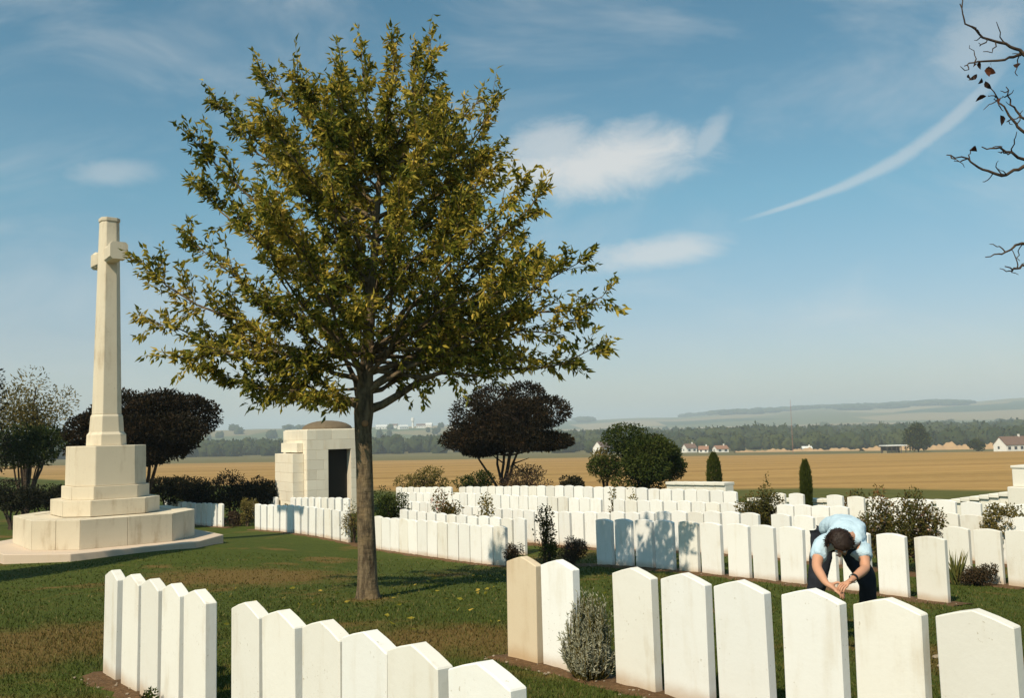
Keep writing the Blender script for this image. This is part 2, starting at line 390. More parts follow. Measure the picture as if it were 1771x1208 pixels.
# row in the right foreground
mats = ['b', 'w', 's', 'w', 'w', 'w', 's', 's']
extra = ['buff weathered pointed headstone at the far left end of right foreground row', 'white pointed headstone just left of the silvery lavender bush', 'pointed headstone just right of the silvery lavender bush']
for k, (px, py) in enumerate([(905, 967), (968, 973), (1098, 986), (1185, 995), (1284, 1005), (1404, 1019), (1535, 1036), (1690, 1055)]):
    lb = extra[k] if k < 3 else ['white pointed headstone, second to the right of the lavender bush', 'white pointed headstone, third to the right of the lavender bush', 'white pointed headstone in front of the bending man, near his hands', 'cream pointed headstone hiding the legs of the bending man', 'largest cream pointed headstone in the bottom right corner'][k-3]
    headstone(on_row(px, ROW_R, py), lb, 'pointed headstones in the right foreground row', mats[k])
# row in the left foreground, five stones and then six
for k, (px, py) in enumerate([(199, 990), (233, 996), (267, 1003), (303, 1012), (346, 1021), (434, 1044), (493, 1058), (565, 1074), (638, 1092), (723, 1115), (841, 1141)]):
    if k < 5: lb = ['leftmost pointed headstone of the left foreground row of five', 'second pointed headstone from the left in the left foreground', 'middle pointed headstone of the five at the lower left', 'fourth pointed headstone from the left in the left foreground', 'pointed headstone beside the grassy gap, right end of the five'][k]
    else: lb = ['pointed headstone just right of the grassy gap, first of six', 'second of the six pointed headstones at the bottom edge', 'third of the six pointed headstones at the bottom edge, buff sided', 'fourth of the six pointed headstones at the bottom edge', 'yellow stained pointed headstone, fifth of the six at the bottom edge', 'nearest and lowest pointed headstone at the bottom edge'][k-5]
    headstone(on_row(px, ROW_F, py), lb, 'pointed headstones in the left foreground row', ['s', 's', 's', 's', 's', 's', 's', 's', 'w', 'b', 'w'][k] if k != 9 else 's')
# middle row, right part
px_m = [1049, 1082, 1118, 1153, 1194, 1234, 1281, 1325, 1373, 1428, 1484, 1546, 1613]
lab_m = ['round topped headstone in tree shadow, left end of the right middle row', 'round topped headstone in tree shadow, second in the right middle row', 'round topped headstone dappled by tree shadow, third in the right middle row', 'round topped headstone dappled by tree shadow, fourth in the right middle row']
for k, px in enumerate(px_m):
    lb = lab_m[k] if k < 4 else (f'white round topped headstone, {ORD[k]} from the tree shadow end of the right middle row' if k < 9 else ['white headstone behind the bending man at his right arm', 'white headstone seen between the legs of the bending man', 'white round topped headstone just right of the bending man', 'white round topped headstone ending the middle row beside the yellow flag plant'][k-9])
    headstone(on_row(px, ROW_M, 1000), lb, 'headstones in the right middle row', 's' if k in (4, 12) else 'w', False)
# rows generated along their line between two columns of the photograph
count = {}
def fill_row(n, px0, px1, step, label, group, gaps=(), mat='w', ordinal='from the left', py=930, hs=1.0):
    a = on_row(px0, n, py); bq = on_row(px1, n, py); L = float(np.linalg.norm(bq-a)); k = max(1, int(round(L/step)))
    made = []
    for q in range(k+1):
        xy = a + (bq-a)*q/k + U*random.uniform(-0.012, 0.012)
        px = px_of(xy)
        if any(g0 < px < g1 for g0, g1 in gaps): continue
        made.append(xy)
    for q, xy in enumerate(made):
        lb = label if ordinal is None else (f'{label}, {ORD[q]} {ordinal}' if q < len(ORD) else f'{label}, near its far end')
        headstone(xy, lb, group, mat if random.random() < 0.85 else 's', False, 1.0, hs*random.uniform(0.985, 1.015))
def px_of(xy): return CX + F*xy[0]/xy[1]
G1 = 'headstones of the middle row left of the tree trunk'
fill_row(ROW_M, 447, 598, 0.50, 'white headstone in the middle row before the domed shelter', G1, ordinal='from the left', py=925)
fill_row(ROW_M, 655, 866, 0.425, 'white headstone in the middle row right of the trunk', 'headstones of the middle row right of the tree trunk', ordinal='from the trunk', py=965)
fill_row(ROW_M, 288, 382, 0.55, 'white headstone in the short row right of the cross platform', 'headstones right of the cross platform', ordinal='from the cross', py=905)
fill_row(ROW_R, 47, 104, 0.47, 'white headstone half hidden behind the left end of the cross platform', 'headstones behind the cross platform', py=900)
fill_row(ROW_B1, 440, 600, 0.52, 'white headstone in the second row before the domed shelter', 'second row before the domed shelter', gaps=((478, 500),))
fill_row(ROW_B1, 694, 1300, 0.43, 'white headstone in the nearest crowded row beyond the middle row', 'nearest crowded row of headstones', gaps=((935, 948),))
fill_row(ROW_B1, 1352, 1480, 0.45, 'white headstone in the row behind the bending man', 'row behind the bending man')
fill_row(ROW_B1, 1655, 1765, 0.45, 'white headstone in the row behind the brown shrub at right', 'row behind the brown shrub', gaps=((1655, 1668),), mat='s')
fill_row(12.2, 700, 1020, 0.44, 'white headstone in the row right behind the middle row', 'row right behind the middle row', gaps=((898, 1100),))
fill_row(ROW_B2, 694, 1290, 0.42, 'white headstone in the central row of the crowded far plot', 'central row of the crowded far plot', gaps=((1040, 1050),))
fill_row(ROW_B2, 1362, 1455, 0.46, 'white headstone between the dark rose bush and the leafy roses', 'second row between rose bushes')
fill_row(ROW_B2, 1642, 1775, 0.46, 'white headstone in the second row below the boundary wall at right', 'second row below the boundary wall')
fill_row(ROW_B3, 692, 1268, 0.42, 'white headstone in the farthest row before the field', 'farthest row of headstones', gaps=((782, 790),))
fill_row(ROW_B3, 1350, 1600, 0.50, 'white headstone in the farthest row behind the rose bushes', 'farthest row behind the roses', gaps=((1385, 1412),))
fill_row(ROW_B3, 1640, 1775, 0.47, 'white headstone in the farthest row under the boundary wall at right', 'farthest row under the boundary wall')

# ------------------------------------------------------------------ soil borders along the rows
M_SOIL, t, b = material('border_soil')
P = position(t); a1 = t.noise(P, 3.0, 5, 0.7); a2 = t.noise(P, 28, 5, 0.75)
c = t.mix(a1, (0.075, 0.040, 0.016), (0.15, 0.080, 0.032)); c = t.mix(t.ss(a2, 0.45, 0.7, 0, 0.7), c, (0.26, 0.150, 0.072)); c = t.mix(t.ss(a2, 0.3, 0.42, 0.7, 0), c, (0.05, 0.028, 0.014))
t.l.new(c, b.inputs['Base Color']); t.l.new(t.bump(a2, 0.9, 0.03), b.inputs['Normal'])
strips = []
def soil_strip(n, px0, px1, py=980, half=0.21):
    a = on_row(px0, n, py); e = on_row(px1, n, py); L = float(np.linalg.norm(e-a)); k = max(4, int(L/0.12)); V = []
    strips.append((n, a, e, half))
    cs = np.linspace(-1, 1, 7)
    for q in range(k+1):
        p = a + (e-a)*q/k
        for s in cs:
            wv = half*(1 + 0.22*math.sin(q*0.9+n*7+s*2) + 0.15*random.uniform(-1, 1))
            V.append((*(p + N*s*wv - N*0.02), 0))
    V = np.array(V); z = terrain(V[:, 0], V[:, 1]); S = np.tile(cs, k+1)
    V[:, 2] = z + 0.022*(1-np.abs(S)**3) - 0.008 + rng.uniform(-0.007, 0.007, len(V))*(np.abs(S) < 0.95)
    Fc = [(q*7+s, q*7+s+1, (q+1)*7+s+1, (q+1)*7+s) for q in range(k) for s in range(6)]
    me = mesh_np('soil_border', V, Fc, M_SOIL, True)
    bm = bmesh.new(); bm.from_mesh(me); bmesh.ops.recalc_face_normals(bm, faces=bm.faces[:])
    if bm.faces[0].normal.z < 0: bmesh.ops.reverse_faces(bm, faces=bm.faces[:])
    bm.to_mesh(me); bm.free()
    obj('soil_border', me, kind='structure')
soil_strip(ROW_R, 868, 1850, 1050); soil_strip(ROW_F, 183, 1100, 1040)
soil_strip(ROW_M, 436, 900, 960, 0.24); soil_strip(ROW_M, 900, 1665, 1000, 0.30); soil_strip(ROW_M, 280, 400, 905)
for n in (ROW_B1, ROW_B2, ROW_B3): soil_strip(n, 690, 1775, 900, 0.35)
soil_strip(ROW_B1, 425, 690, 900, 0.35)
# flint chips on the soil of the two near borders
M_CHIP = stone_material('flint_chip', (0.50, 0.42, 0.32), (0.28, 0.20, 0.13), (0.3, 0.2, 0.12), 0.5, 1, False, 0.3)
bm = bmesh.new()
for n, p0, p1, cnt in ((ROW_R, 868, 1750, 110), (ROW_F, 183, 900, 80), (ROW_M, 640, 1660, 80)):
    a = on_row(p0, n, 1040); e = on_row(p1, n, 1040)
    for q in range(cnt):
        p = a + (e-a)*random.random() + N*random.uniform(-0.3, 0.12); s = random.uniform(0.005, 0.014)
        mt = Matrix.Translation((p[0], p[1], ground_z(*p)+0.014)) @ Matrix.Rotation(random.uniform(0, 6), 4, 'Z') @ Matrix.Diagonal((s*random.uniform(0.7, 1.6), s, s*0.6, 1))
        bmesh.ops.create_icosphere(bm, subdivisions=1, radius=1.0, matrix=mt)
obj('flint_chips', from_bm('flint_chips', bm, M_CHIP), None, 'stuff', 'small pale flint chips scattered on the soil borders', 'stones')
# two pale scraps on the grass by the nearest right stone
for (px, py, s, lb) in ((1622, 1140, 0.030, 'pale rounded pebble on grass left of the corner headstone, upper one'), (1634, 1156, 0.036, 'pale rounded pebble on grass against the corner headstone, lower one')):
    bm = bmesh.new(); bmesh.ops.create_icosphere(bm, subdivisions=3, radius=1.0)
    for vv in bm.verts: vv.co *= 1 + 0.16*math.sin(vv.co.x*4+px) * math.cos(vv.co.y*3); vv.co = Vector((vv.co.x*s*1.5, vv.co.y*s, vv.co.z*s*0.6))
    r0 = ray(px, py); Yp = 5.2
    for _ in range(30): Yp = (EYE - ground_z(r0[0]*Yp, Yp)) / -r0[2]
    obj('pebble', from_bm('pebble', bm, M_CHIP, True), None, None, lb, 'pebble', 'pale pebbles', (r0[0]*Yp, Yp, ground_z(r0[0]*Yp, Yp)+s*0.4))
def ground_hit(px, py, Y0=10.0):
    r0 = ray(px, py); Yp = Y0
    for _ in range(60): Yp = 0.5*Yp + 0.5*(EYE - ground_z(r0[0]*Yp, Yp)) / -r0[2]
    return np.array([r0[0]*Yp, Yp])

# ------------------------------------------------------------------ mown grass blades over the near lawn
M_BLADE, t, b = material('grass_blade')
P = position(t); g = lawn_color(t, P); ri = t.new('ShaderNodeNewGeometry').outputs['Random Per Island']
g = t.mix(t.ss(ri, 0.0, 1.0, 0.0, 0.55), g, (0.100, 0.118, 0.018)); g = t.mix(t.ss(ri, 0.86, 0.9, 0, 0.6), g, (0.22, 0.16, 0.06))
t.l.new(g, b.inputs['Base Color']); b.inputs['Roughness'].default_value = 0.7
tr = t.new('ShaderNodeBsdfTranslucent'); t.l.new(g, tr.inputs[0]); mx = t.new('ShaderNodeMixShader'); mx.inputs[0].default_value = 0.3
t.l.new(b.outputs[0], mx.inputs[1]); t.l.new(tr.outputs[0], mx.inputs[2]); t.l.new(mx.outputs[0], t.n['Material Output'].inputs[0])
NB = 260000
q = rng.random(NB); BY = 1/(1/3.2 + q*(1/20.0 - 1/3.2)); BX = BY*rng.uniform(-0.62, 0.62, NB)
keep = np.ones(NB, bool); nv = BX*N[0] + BY*N[1]; svv = BX*U[0] + BY*U[1]
for n, a, e, half in strips:
    s0, s1 = sorted((float(a@U), float(e@U)))
    keep &= ~((np.abs(nv+0.02-n) < half*rng.uniform(0.75, 1.05, NB)) & (svv > s0) & (svv < s1))
keep &= np.hypot(BX + 9.46, BY - 21.5) > 2.7
BX, BY = BX[keep], BY[keep]; nb = len(BX); BZ = terrain(BX, BY) - 0.004
h = rng.uniform(0.018, 0.045, nb)*(1 + 0.25*np.sin(BX*3.1)*np.cos(BY*2.3)); wd = rng.uniform(0.003, 0.006, nb)*np.clip(BY/6, 1, 2.4)
an = rng.uniform(0, 2*np.pi, nb); le = rng.normal(0, 0.45, (nb, 2))
V = np.zeros((nb, 3, 3)); base = np.stack([BX, BY, BZ], 1)
side = np.stack([np.cos(an), np.sin(an), np.zeros(nb)], 1)*wd[:, None]
V[:, 0] = base - side; V[:, 1] = base + side; V[:, 2] = base + np.stack([le[:, 0]*h, le[:, 1]*h, h], 1)
obj('lawn_grass', mesh_np('lawn_grass', V.reshape(-1, 3), np.arange(nb*3).reshape(-1, 3), M_BLADE), None, 'stuff', 'short mown green grass with dry brown patches', 'grass')

# ------------------------------------------------------------------ Cross of Sacrifice-type monument
CY_ = 21.5; cpx = 182.0
cxy = at(cpx, 900, CY_)[:2]
def zpx(py, Y=CY_, px=cpx): return float(at(px, py, Y)[2])
cross_z = min(ground_z(cxy[0]+dx_, cxy[1]+dy_) for dx_ in (-2, 0, 2) for dy_ in (-2, 0, 2)) - 0.02
cross_top_z = ground_z(cxy[0], cxy[1]-2.2)
X0 = thing('stone_cross', (cxy[0], cxy[1], 0), 'tall pale stone memorial cross on stepped octagonal base beside the lawn', 'cross')
OA = R(9.7)      # bearing of the front-left vertex of the octagons
OCT = [R(d_) for d_ in (0, 58, 90, 148, 180, 238, 270, 328)]     # long and short sides by turns
def octa(r, rot=OA): return [(r*math.sin(rot + k), -r*math.cos(rot + k)) for k in OCT]
def octa_mesh(name, rings, mat, bev=0.008):
    bm = bmesh.new(); R_ = [[bm.verts.new((x, y, z)) for x, y in octa(r)] for r, z in rings]
    for a_, b_ in zip(R_[:-1], R_[1:]):
        for k in range(8): bm.faces.new((a_[k], a_[(k+1) % 8], b_[(k+1) % 8], b_[k]))
    bm.faces.new(R_[-1]); bm.faces.new(R_[0][::-1]); bmesh.ops.recalc_face_normals(bm, faces=bm.faces[:])
    if bev: bmesh.ops.bevel(bm, geom=[e for e in bm.edges if e.calc_face_angle(0) > 0.3], offset=bev, segments=1, affect='EDGES')
    return from_bm(name, bm, mat)
def ring_blocks(parent, r, z0, z1, per_side, core_r, name='stone_block', gap=0.006):
    """octagonal course of separate blocks, joints recessed, around a solid core"""
    obj('core', octa_mesh('core', [(core_r, z0), (core_r, z1-0.012)], M_CROSS, 0), parent)
    o_ = octa(r); i_ = octa(core_r-0.01)
    for k in range(8):
        a0, a1 = Vector(o_[k]), Vector(o_[(k+1) % 8]); b0, b1 = Vector(i_[k]), Vector(i_[(k+1) % 8])
        for q in range(per_side):
            t0, t1 = q/per_side, (q+1)/per_side; L_ = (a1-a0).length; g_ = gap/L_/2
            t0 += g_; t1 -= g_
            pts = [a0.lerp(a1, t0), a0.lerp(a1, t1), b0.lerp(b1, t1), b0.lerp(b1, t0)]
            bm = bmesh.new(); lo = [bm.verts.new((p.x, p.y, z0)) for p in pts]; hi = [bm.verts.new((p.x, p.y, z1)) for p in pts]
            bm.faces.new(lo[::-1]); bm.faces.new(hi)
            for s in range(4): bm.faces.new((lo[s], lo[(s+1) % 4], hi[(s+1) % 4], hi[s]))
            bmesh.ops.recalc_face_normals(bm, faces=bm.faces[:])
            bmesh.ops.bevel(bm, geom=bm.edges[:], offset=0.006, segments=1, affect='EDGES')
            obj(name, from_bm(name, bm, M_CROSS), parent)
z_slab = zpx(950, 19.75, 143)
z1_ = zpx(899, 19.75, 143); z2_ = zpx(866, 20.5, 159); z3_ = zpx(842, 20.7, 165); z4_ = zpx(772, 20.75, 164); z5_ = zpx(750, 21.2); z6_ = zpx(717, 21.3); z_top = zpx(379)
obj('plinth_slab', octa_mesh('plinth_slab', [(2.62, cross_z-0.25), (2.62, z_slab)], M_WHITE, 0.012), X0)
ring_blocks(X0, 1.97, z_slab, z1_, 2, 1.55)
ring_blocks(X0, 1.19, z1_+0.002, z2_, 1, 0.9)
ring_blocks(X0, 0.96, z2_+0.002, z3_, 1, 0.7)
ped = obj('pedestal', octa_mesh('pedestal', [(0.885, z3_+0.002), (0.875, z4_)], M_CROSS, 0.012), X0)
obj('shaft_base', octa_mesh('shaft_base', [(0.445, z4_+0.002), (0.435, z5_-0.03), (0.385, z5_+0.03), (0.36, z6_-0.05), (0.335, z6_)], M_CROSS, 0.006), X0)
z_arm = zpx(444)
obj('shaft', octa_mesh('shaft', [(0.328, z6_+0.002), (0.228, z_top-0.10)], M_CROSS, 0.008), X0)
obj('cap', octa_mesh('cap', [(0.228, z_top-0.098), (0.245, z_top-0.08), (0.245, z_top)], M_CROSS, 0.006), X0)
arm_dir = math.atan2(-0.79, 0.61)
for s in (1, -1):
    bm = bmesh.new(); rings = []
    for (d, hw, hh) in ((0.16, 0.165, 0.20), (0.62, 0.175, 0.185), (0.66, 0.205, 0.21), (0.88, 0.205, 0.21)):
        ring = [(hw*0.95*a_, hh*0.95*b_) for a_, b_ in ((1, 0.72), (0.72, 1), (-0.72, 1), (-1, 0.72), (-1, -0.72), (-0.72, -1), (0.72, -1), (1, -0.72))]
        rings.append([bm.verts.new((s*d*math.cos(arm_dir) - y*math.sin(arm_dir), s*d*math.sin(arm_dir) + y*math.cos(arm_dir), z_arm + z)) for y, z in ring])
    for a_, b_ in zip(rings[:-1], rings[1:]):
        for k in range(8): bm.faces.new((a_[k], a_[(k+1) % 8], b_[(k+1) % 8], b_[k]))
    bm.faces.new(rings[-1]); bm.faces.new(rings[0]); bmesh.ops.recalc_face_normals(bm, faces=bm.faces[:])
    obj('arm', from_bm('arm', bm, M_CROSS), X0)

# ------------------------------------------------------------------ domed shelter
SY = 34.0; sxy = at(566, 800, SY)[:2] + np.array([-0.12, 0.6]); sz = ground_z(*sxy) - 0.1; s_top = float(at(566, 744, SY)[2]) - sz
SH = thing('shelter', (sxy[0], sxy[1], sz), 'pale stone cemetery shelter with low dome and dark doorway behind the trunk', 'shelter', rz=R(33))
W_ = 2.5; TH_ = 0.45; courses = 9; chh = s_top/courses
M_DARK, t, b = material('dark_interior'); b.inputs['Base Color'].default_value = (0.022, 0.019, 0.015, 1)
M_CORE = stone_material('mortar', (0.66, 0.59, 0.48), (0.58, 0.50, 0.40), (0.3, 0.24, 0.16), 0.4, 1, False, 0.0)
def wall_core(sx, sy, cx_, cy_, z0, z1): o = obj('wall_core', from_bm('wall_core', box_bm(sx, sy, z1-z0, 0, z0), M_CORE), SH); o.location = (cx_, cy_, 0)
dw, dh, dcx = 0.86, 0.80*s_top, -0.02     # doorway width, height, centre in local x
def block(x0, x1, y0, y1, z0, z1, parent=SH, mat=M_SHELTER, name='stone_block'):
    g_ = 0.0025
    bm = box_bm(x1-x0-g_*2, y1-y0-g_*2, z1-z0-g_*2, 0.006, g_); o = obj(name, from_bm(name, bm, mat), parent); o.location = ((x0+x1)/2, (y0+y1)/2, z0); return o
hw = W_/2; ci = 0.02
# cores behind the facing, leaving the doorway open
wall_core(hw+dcx-dw/2-ci, TH_-2*ci, (-hw+ci+dcx-dw/2)/2, -hw+TH_/2, 0, s_top-ci); wall_core(hw-dcx-dw/2-ci, TH_-2*ci, (dcx+dw/2+hw-ci)/2, -hw+TH_/2, 0, s_top-ci)
wall_core(dw, TH_-2*ci, dcx, -hw+TH_/2, dh+ci, s_top-ci)
for sx_, sy_, x_, y_ in ((W_-2*ci, TH_-2*ci, 0, hw-TH_/2), (TH_-2*ci, W_-2*TH_, -hw+TH_/2, 0), (TH_-2*ci, W_-2*TH_, hw-TH_/2, 0)): wall_core(sx_, sy_, x_, y_, 0, s_top-ci)
for c_ in range(courses):
    z0, z1 = c_*chh, (c_+1)*chh
    for face in range(4):
        cuts = [-hw, -0.62, 0.0, 0.62, hw] if c_ % 2 else [-hw, -0.9, -0.31, 0.31, 0.9, hw]
        segs = list(zip(cuts[:-1], cuts[1:]))
        if face == 0 and z1 <= dh + 0.02:
            segs = [(a_, min(b_, dcx-dw/2)) for a_, b_ in segs if a_ < dcx-dw/2-0.05] + [(max(a_, dcx+dw/2), b_) for a_, b_ in segs if b_ > dcx+dw/2+0.05]
        for a_, b_ in segs:
            if face == 0: block(a_, b_, -hw, -hw+ (TH_ if z1 <= dh+0.02 and (abs(a_-dcx-dw/2) < 0.01 or abs(b_-dcx+dw/2) < 0.01) else 0.12), z0, z1)
            elif face == 1: block(a_, b_, hw-0.12, hw, z0, z1)
            else:
                a2, b2 = max(a_, -hw+0.125), min(b_, hw-0.125)
                if face == 2: block(-hw, -hw+0.12, a2, b2, z0, z1)
                else: block(hw-0.12, hw, a2, b2, z0, z1)
# stepped buttress on the left face
for x0, z1, y0, y1 in ((-hw-0.42, s_top*0.74, -0.95, 0.95), (-hw-0.22, s_top*0.86, -0.85, 0.85)):
    nb_ = int(round(z1/chh*1.0)); hh_ = z1/nb_
    for c_ in range(nb_): block(x0, -hw-0.004 if x0 < -hw-0.3 else -hw-0.002, y0, y1, c_*hh_, (c_+1)*hh_ + (0 if c_ < nb_-1 else 0)) if x0 < -hw-0.3 or c_*hh_ >= s_top*0.74-0.2 else None
obj('roof_slab', from_bm('roof_slab', box_bm(W_-0.1, W_-0.1, 0.06, 0.01, s_top-0.03), M_SHELTER), SH)
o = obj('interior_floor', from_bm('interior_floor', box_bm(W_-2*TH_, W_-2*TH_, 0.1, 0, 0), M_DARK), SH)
obj('doorway_shade', from_bm('doorway_shade', box_bm(dw-0.01, 0.06, dh-0.02, 0.004, 0.01), M_DARK), SH).location = (dcx, -hw+TH_-0.06, 0)  # near-black sheet added across the opening; its colour stands in for shade inside
M_TILE, t, b = material('dome_tiles'); V_ = coords(t); a1 = t.noise(V_, 6, 5, 0.7)
t.l.new(t.mix(a1, (0.10, 0.072, 0.045), (0.20, 0.15, 0.095)), b.inputs['Base Color']); t.l.new(t.bump(t.noise(V_, 40, 3), 0.5, 0.02), b.inputs['Normal'])
DR, DH = 0.92, 0.33
dome_rings = []
for k in range(8):      # rows of overlapping tiles, each row a stepped ring
    a0, a1_ = math.pi/2*k/8, math.pi/2*(k+1)/8
    dome_rings += [(DR*math.cos(a0)+0.004, s_top+0.02+DH*math.sin(a0)), (DR*math.cos(a1_)+0.014, s_top+0.02+DH*math.sin(a1_))]
bm = bmesh.new(); prev = None
for r_, z_ in dome_rings:
    ring = [bm.verts.new((max(r_, 0.01)*math.cos(2*math.pi*q/28), max(r_, 0.01)*math.sin(2*math.pi*q/28), z_)) for q in range(28)]
    if prev:
        for q in range(28): bm.faces.new((prev[q], prev[(q+1) % 28], ring[(q+1) % 28], ring[q]))
    prev = ring
bm.faces.new(prev); o = obj('dome', from_bm('dome', bm, M_TILE), SH)

# ------------------------------------------------------------------ boundary wall
def wall_run(px0, px1, top0, top1, label, pieces):
    a = on_row(px0, WALL_N, 850); e = on_row(px1, WALL_N, 850)
    Wt = thing('boundary_wall', (a[0], a[1], 0), label, 'wall', 'low stone boundary walls')
    for q in range(pieces):
        t0, t1 = q/pieces, (q+1)/pieces; p0 = a + (e-a)*t0; p1 = a + (e-a)*t1; mid = (p0+p1)/2; L_ = float(np.linalg.norm(p1-p0))
        zt = float(at(px_of(mid), top0 + (top1-top0)*(t0+t1)/2, mid[1])[2]); zb = ground_z(*mid) - 0.35
        o = obj('wall_block', from_bm('wall_block', box_bm(L_-0.008, 0.36, zt-0.09-zb, 0.008, zb), M_WALL), Wt); o.location = (mid[0]-a[0], mid[1]-a[1], 0); o.rotation_euler[2] = ROW_RZ
        o = obj('coping_stone', from_bm('coping_stone', box_bm(L_-0.004, 0.46, 0.09, 0.012, zt-0.088), M_WALL), Wt); o.location = (mid[0]-a[0], mid[1]-a[1], 0); o.rotation_euler[2] = ROW_RZ
    return a, e
wall_run(1160, 1262, 834, 835, 'low pale wall between green shrub and left cypress', 6)
wall_run(1636, 1752, 867, 851, 'low pale wall stepping up to the stone pier at right edge', 7)
wall_run(1300, 1634, 862, 866, 'low pale wall behind the rose bushes and right cypress', 16)
pa = on_row(1797, WALL_N-0.1, 830); pzt = float(at(1771, 806, pa[1])[2]); pzb = ground_z(*pa)-0.3
PT = thing('stone_pier', (pa[0], pa[1], 0), 'stepped pale stone pier ending the wall at the right edge', 'pier', rz=ROW_RZ)
zs = float(at(1765, 843, pa[1])[2])
obj('pier_base', from_bm('pier_base', box_bm(0.98, 0.8, zs-pzb, 0.012, pzb), M_WALL), PT)
obj('pier_block', from_bm('pier_block', box_bm(0.82, 0.62, pzt-zs-0.06, 0.012, zs+0.002), M_WALL), PT)
obj('pier_cap', from_bm('pier_cap', box_bm(0.86, 0.66, 0.06, 0.012, pzt-0.058), M_WALL), PT)
# ------------------------------------------------------------------ foliage materials
def leaf_material(name, stops, transl=0.35, rough=0.55):
    m, t, b = material(name)
    g = t.new('ShaderNodeNewGeometry'); P = g.outputs['Position']
    f = t.m('ADD', t.m('MULTIPLY', g.outputs['Random Per Island'], 0.62), t.m('MULTIPLY', t.ss(t.noise(P, 1.3, 3), 0.3, 0.7), 0.38))
    b.inputs['Specular IOR Level'].default_value = 0.08
    c = t.ramp(f, stops); t.l.new(c, b.inputs['Base Color']); b.inputs['Roughness'].default_value = rough
    tr = t.new('ShaderNodeBsdfTranslucent'); t.l.new(c, tr.inputs[0]); mx = t.new('ShaderNodeMixShader'); mx.inputs[0].default_value = transl
    t.l.new(b.outputs[0], mx.inputs[1]); t.l.new(tr.outputs[0], mx.inputs[2]); t.l.new(mx.outputs[0], t.n['Material Output'].inputs[0])
    return m
def bark_material(name, c0, c1, scale=1.0):
    m, t, b = material(name); P = coords(t)
    a = t.noise(t.scale(P, (1, 1, 0.25)), 16*scale, 6, 0.7); k = t.noise(P, 3*scale, 4, 0.6); ringn = t.noise(t.scale(P, (0.3, 0.3, 1)), 22*scale, 3, 0.6)
    c = t.mix(t.ss(a, 0.35, 0.68), c0, c1); c = t.mix(t.ss(k, 0.48, 0.66, 0, 0.6), c, (c1[0]*1.2, c1[1]*1.15, c1[2]))
    t.l.new(c, b.inputs['Base Color']); t.l.new(t.bump(t.m('ADD', a, t.m('MULTIPLY', ringn, 0.5)), 1.0, 0.035), b.inputs['Normal']); b.inputs['Roughness'].default_value = 0.9
    return m
M_LEAF = leaf_material('maple_leaf', [(0.0, (0.045, 0.060, 0.010)), (0.25, (0.10, 0.115, 0.014)), (0.5, (0.26, 0.23, 0.03)), (0.75, (0.50, 0.38, 0.06)), (1.0, (0.62, 0.42, 0.09))], 0.42)
M_BARK = bark_material('maple_bark', (0.060, 0.042, 0.024), (0.20, 0.145, 0.085))
M_DKBARK = bark_material('dark_bark', (0.03, 0.02, 0.014), (0.09, 0.06, 0.04))
M_PURPLE = leaf_material('purple_leaf', [(0, (0.009, 0.009, 0.004)), (0.5, (0.020, 0.015, 0.007)), (1, (0.050, 0.028, 0.012))], 0.15)
M_GREENL = leaf_material('shrub_leaf', [(0, (0.014, 0.026, 0.006)), (0.5, (0.038, 0.055, 0.010)), (1, (0.10, 0.105, 0.024))], 0.25)
M_OLIVE = leaf_material('olive_leaf', [(0, (0.055, 0.055, 0.014)), (0.5, (0.16, 0.13, 0.035)), (1, (0.34, 0.25, 0.085))], 0.35)
M_ROSE = leaf_material('rose_leaf', [(0, (0.035, 0.042, 0.012)), (0.45, (0.095, 0.088, 0.022)), (0.8, (0.20, 0.125, 0.04)), (1, (0.28, 0.12, 0.06))], 0.3)
M_HEATH = leaf_material('heather_leaf', [(0, (0.030, 0.026, 0.012)), (0.5, (0.075, 0.052, 0.026)), (1, (0.16, 0.085, 0.06))], 0.2)
M_SILVER = leaf_material('lavender_leaf', [(0, (0.22, 0.22, 0.15)), (0.5, (0.38, 0.37, 0.26)), (0.9, (0.52, 0.50, 0.38)), (1, (0.36, 0.22, 0.10))], 0.2, 0.8)
M_HEDGE = leaf_material('hedge_leaf', [(0, (0.006, 0.008, 0.004)), (0.5, (0.016, 0.018, 0.008)), (1, (0.040, 0.034, 0.014))], 0.15)
M_CYP = leaf_material('cypress_leaf', [(0, (0.022, 0.032, 0.007)), (0.5, (0.055, 0.068, 0.012)), (1, (0.105, 0.110, 0.022))], 0.15)
M_IRIS = leaf_material('iris_leaf', [(0, (0.07, 0.10, 0.03)), (0.5, (0.17, 0.17, 0.05)), (1, (0.38, 0.26, 0.07))], 0.35)
M_PETAL = leaf_material('rose_petal', [(0, (0.75, 0.66, 0.60)), (0.6, (0.70, 0.50, 0.42)), (1, (0.55, 0.12, 0.10))], 0.3)

def curve_pts(a, b, n, bow, rise=0.0):
    """points from a to b bowed sideways and upwards"""
    a = np.asarray(a, float); b = np.asarray(b, float); ts = np.linspace(0, 1, n)
    c = (a+b)/2 + np.asarray(bow) + np.array([0, 0, rise])
    return np.array([(1-s)**2*a + 2*s*(1-s)*c + s*s*b for s in ts])
def leaf_obj(name, P, D, L, W, mat, parent, label=None):
    V, Fc = leaves_arrays(P, D, L, W)
    return obj(name, mesh_np(name, V, Fc, mat), parent, 'stuff', label)

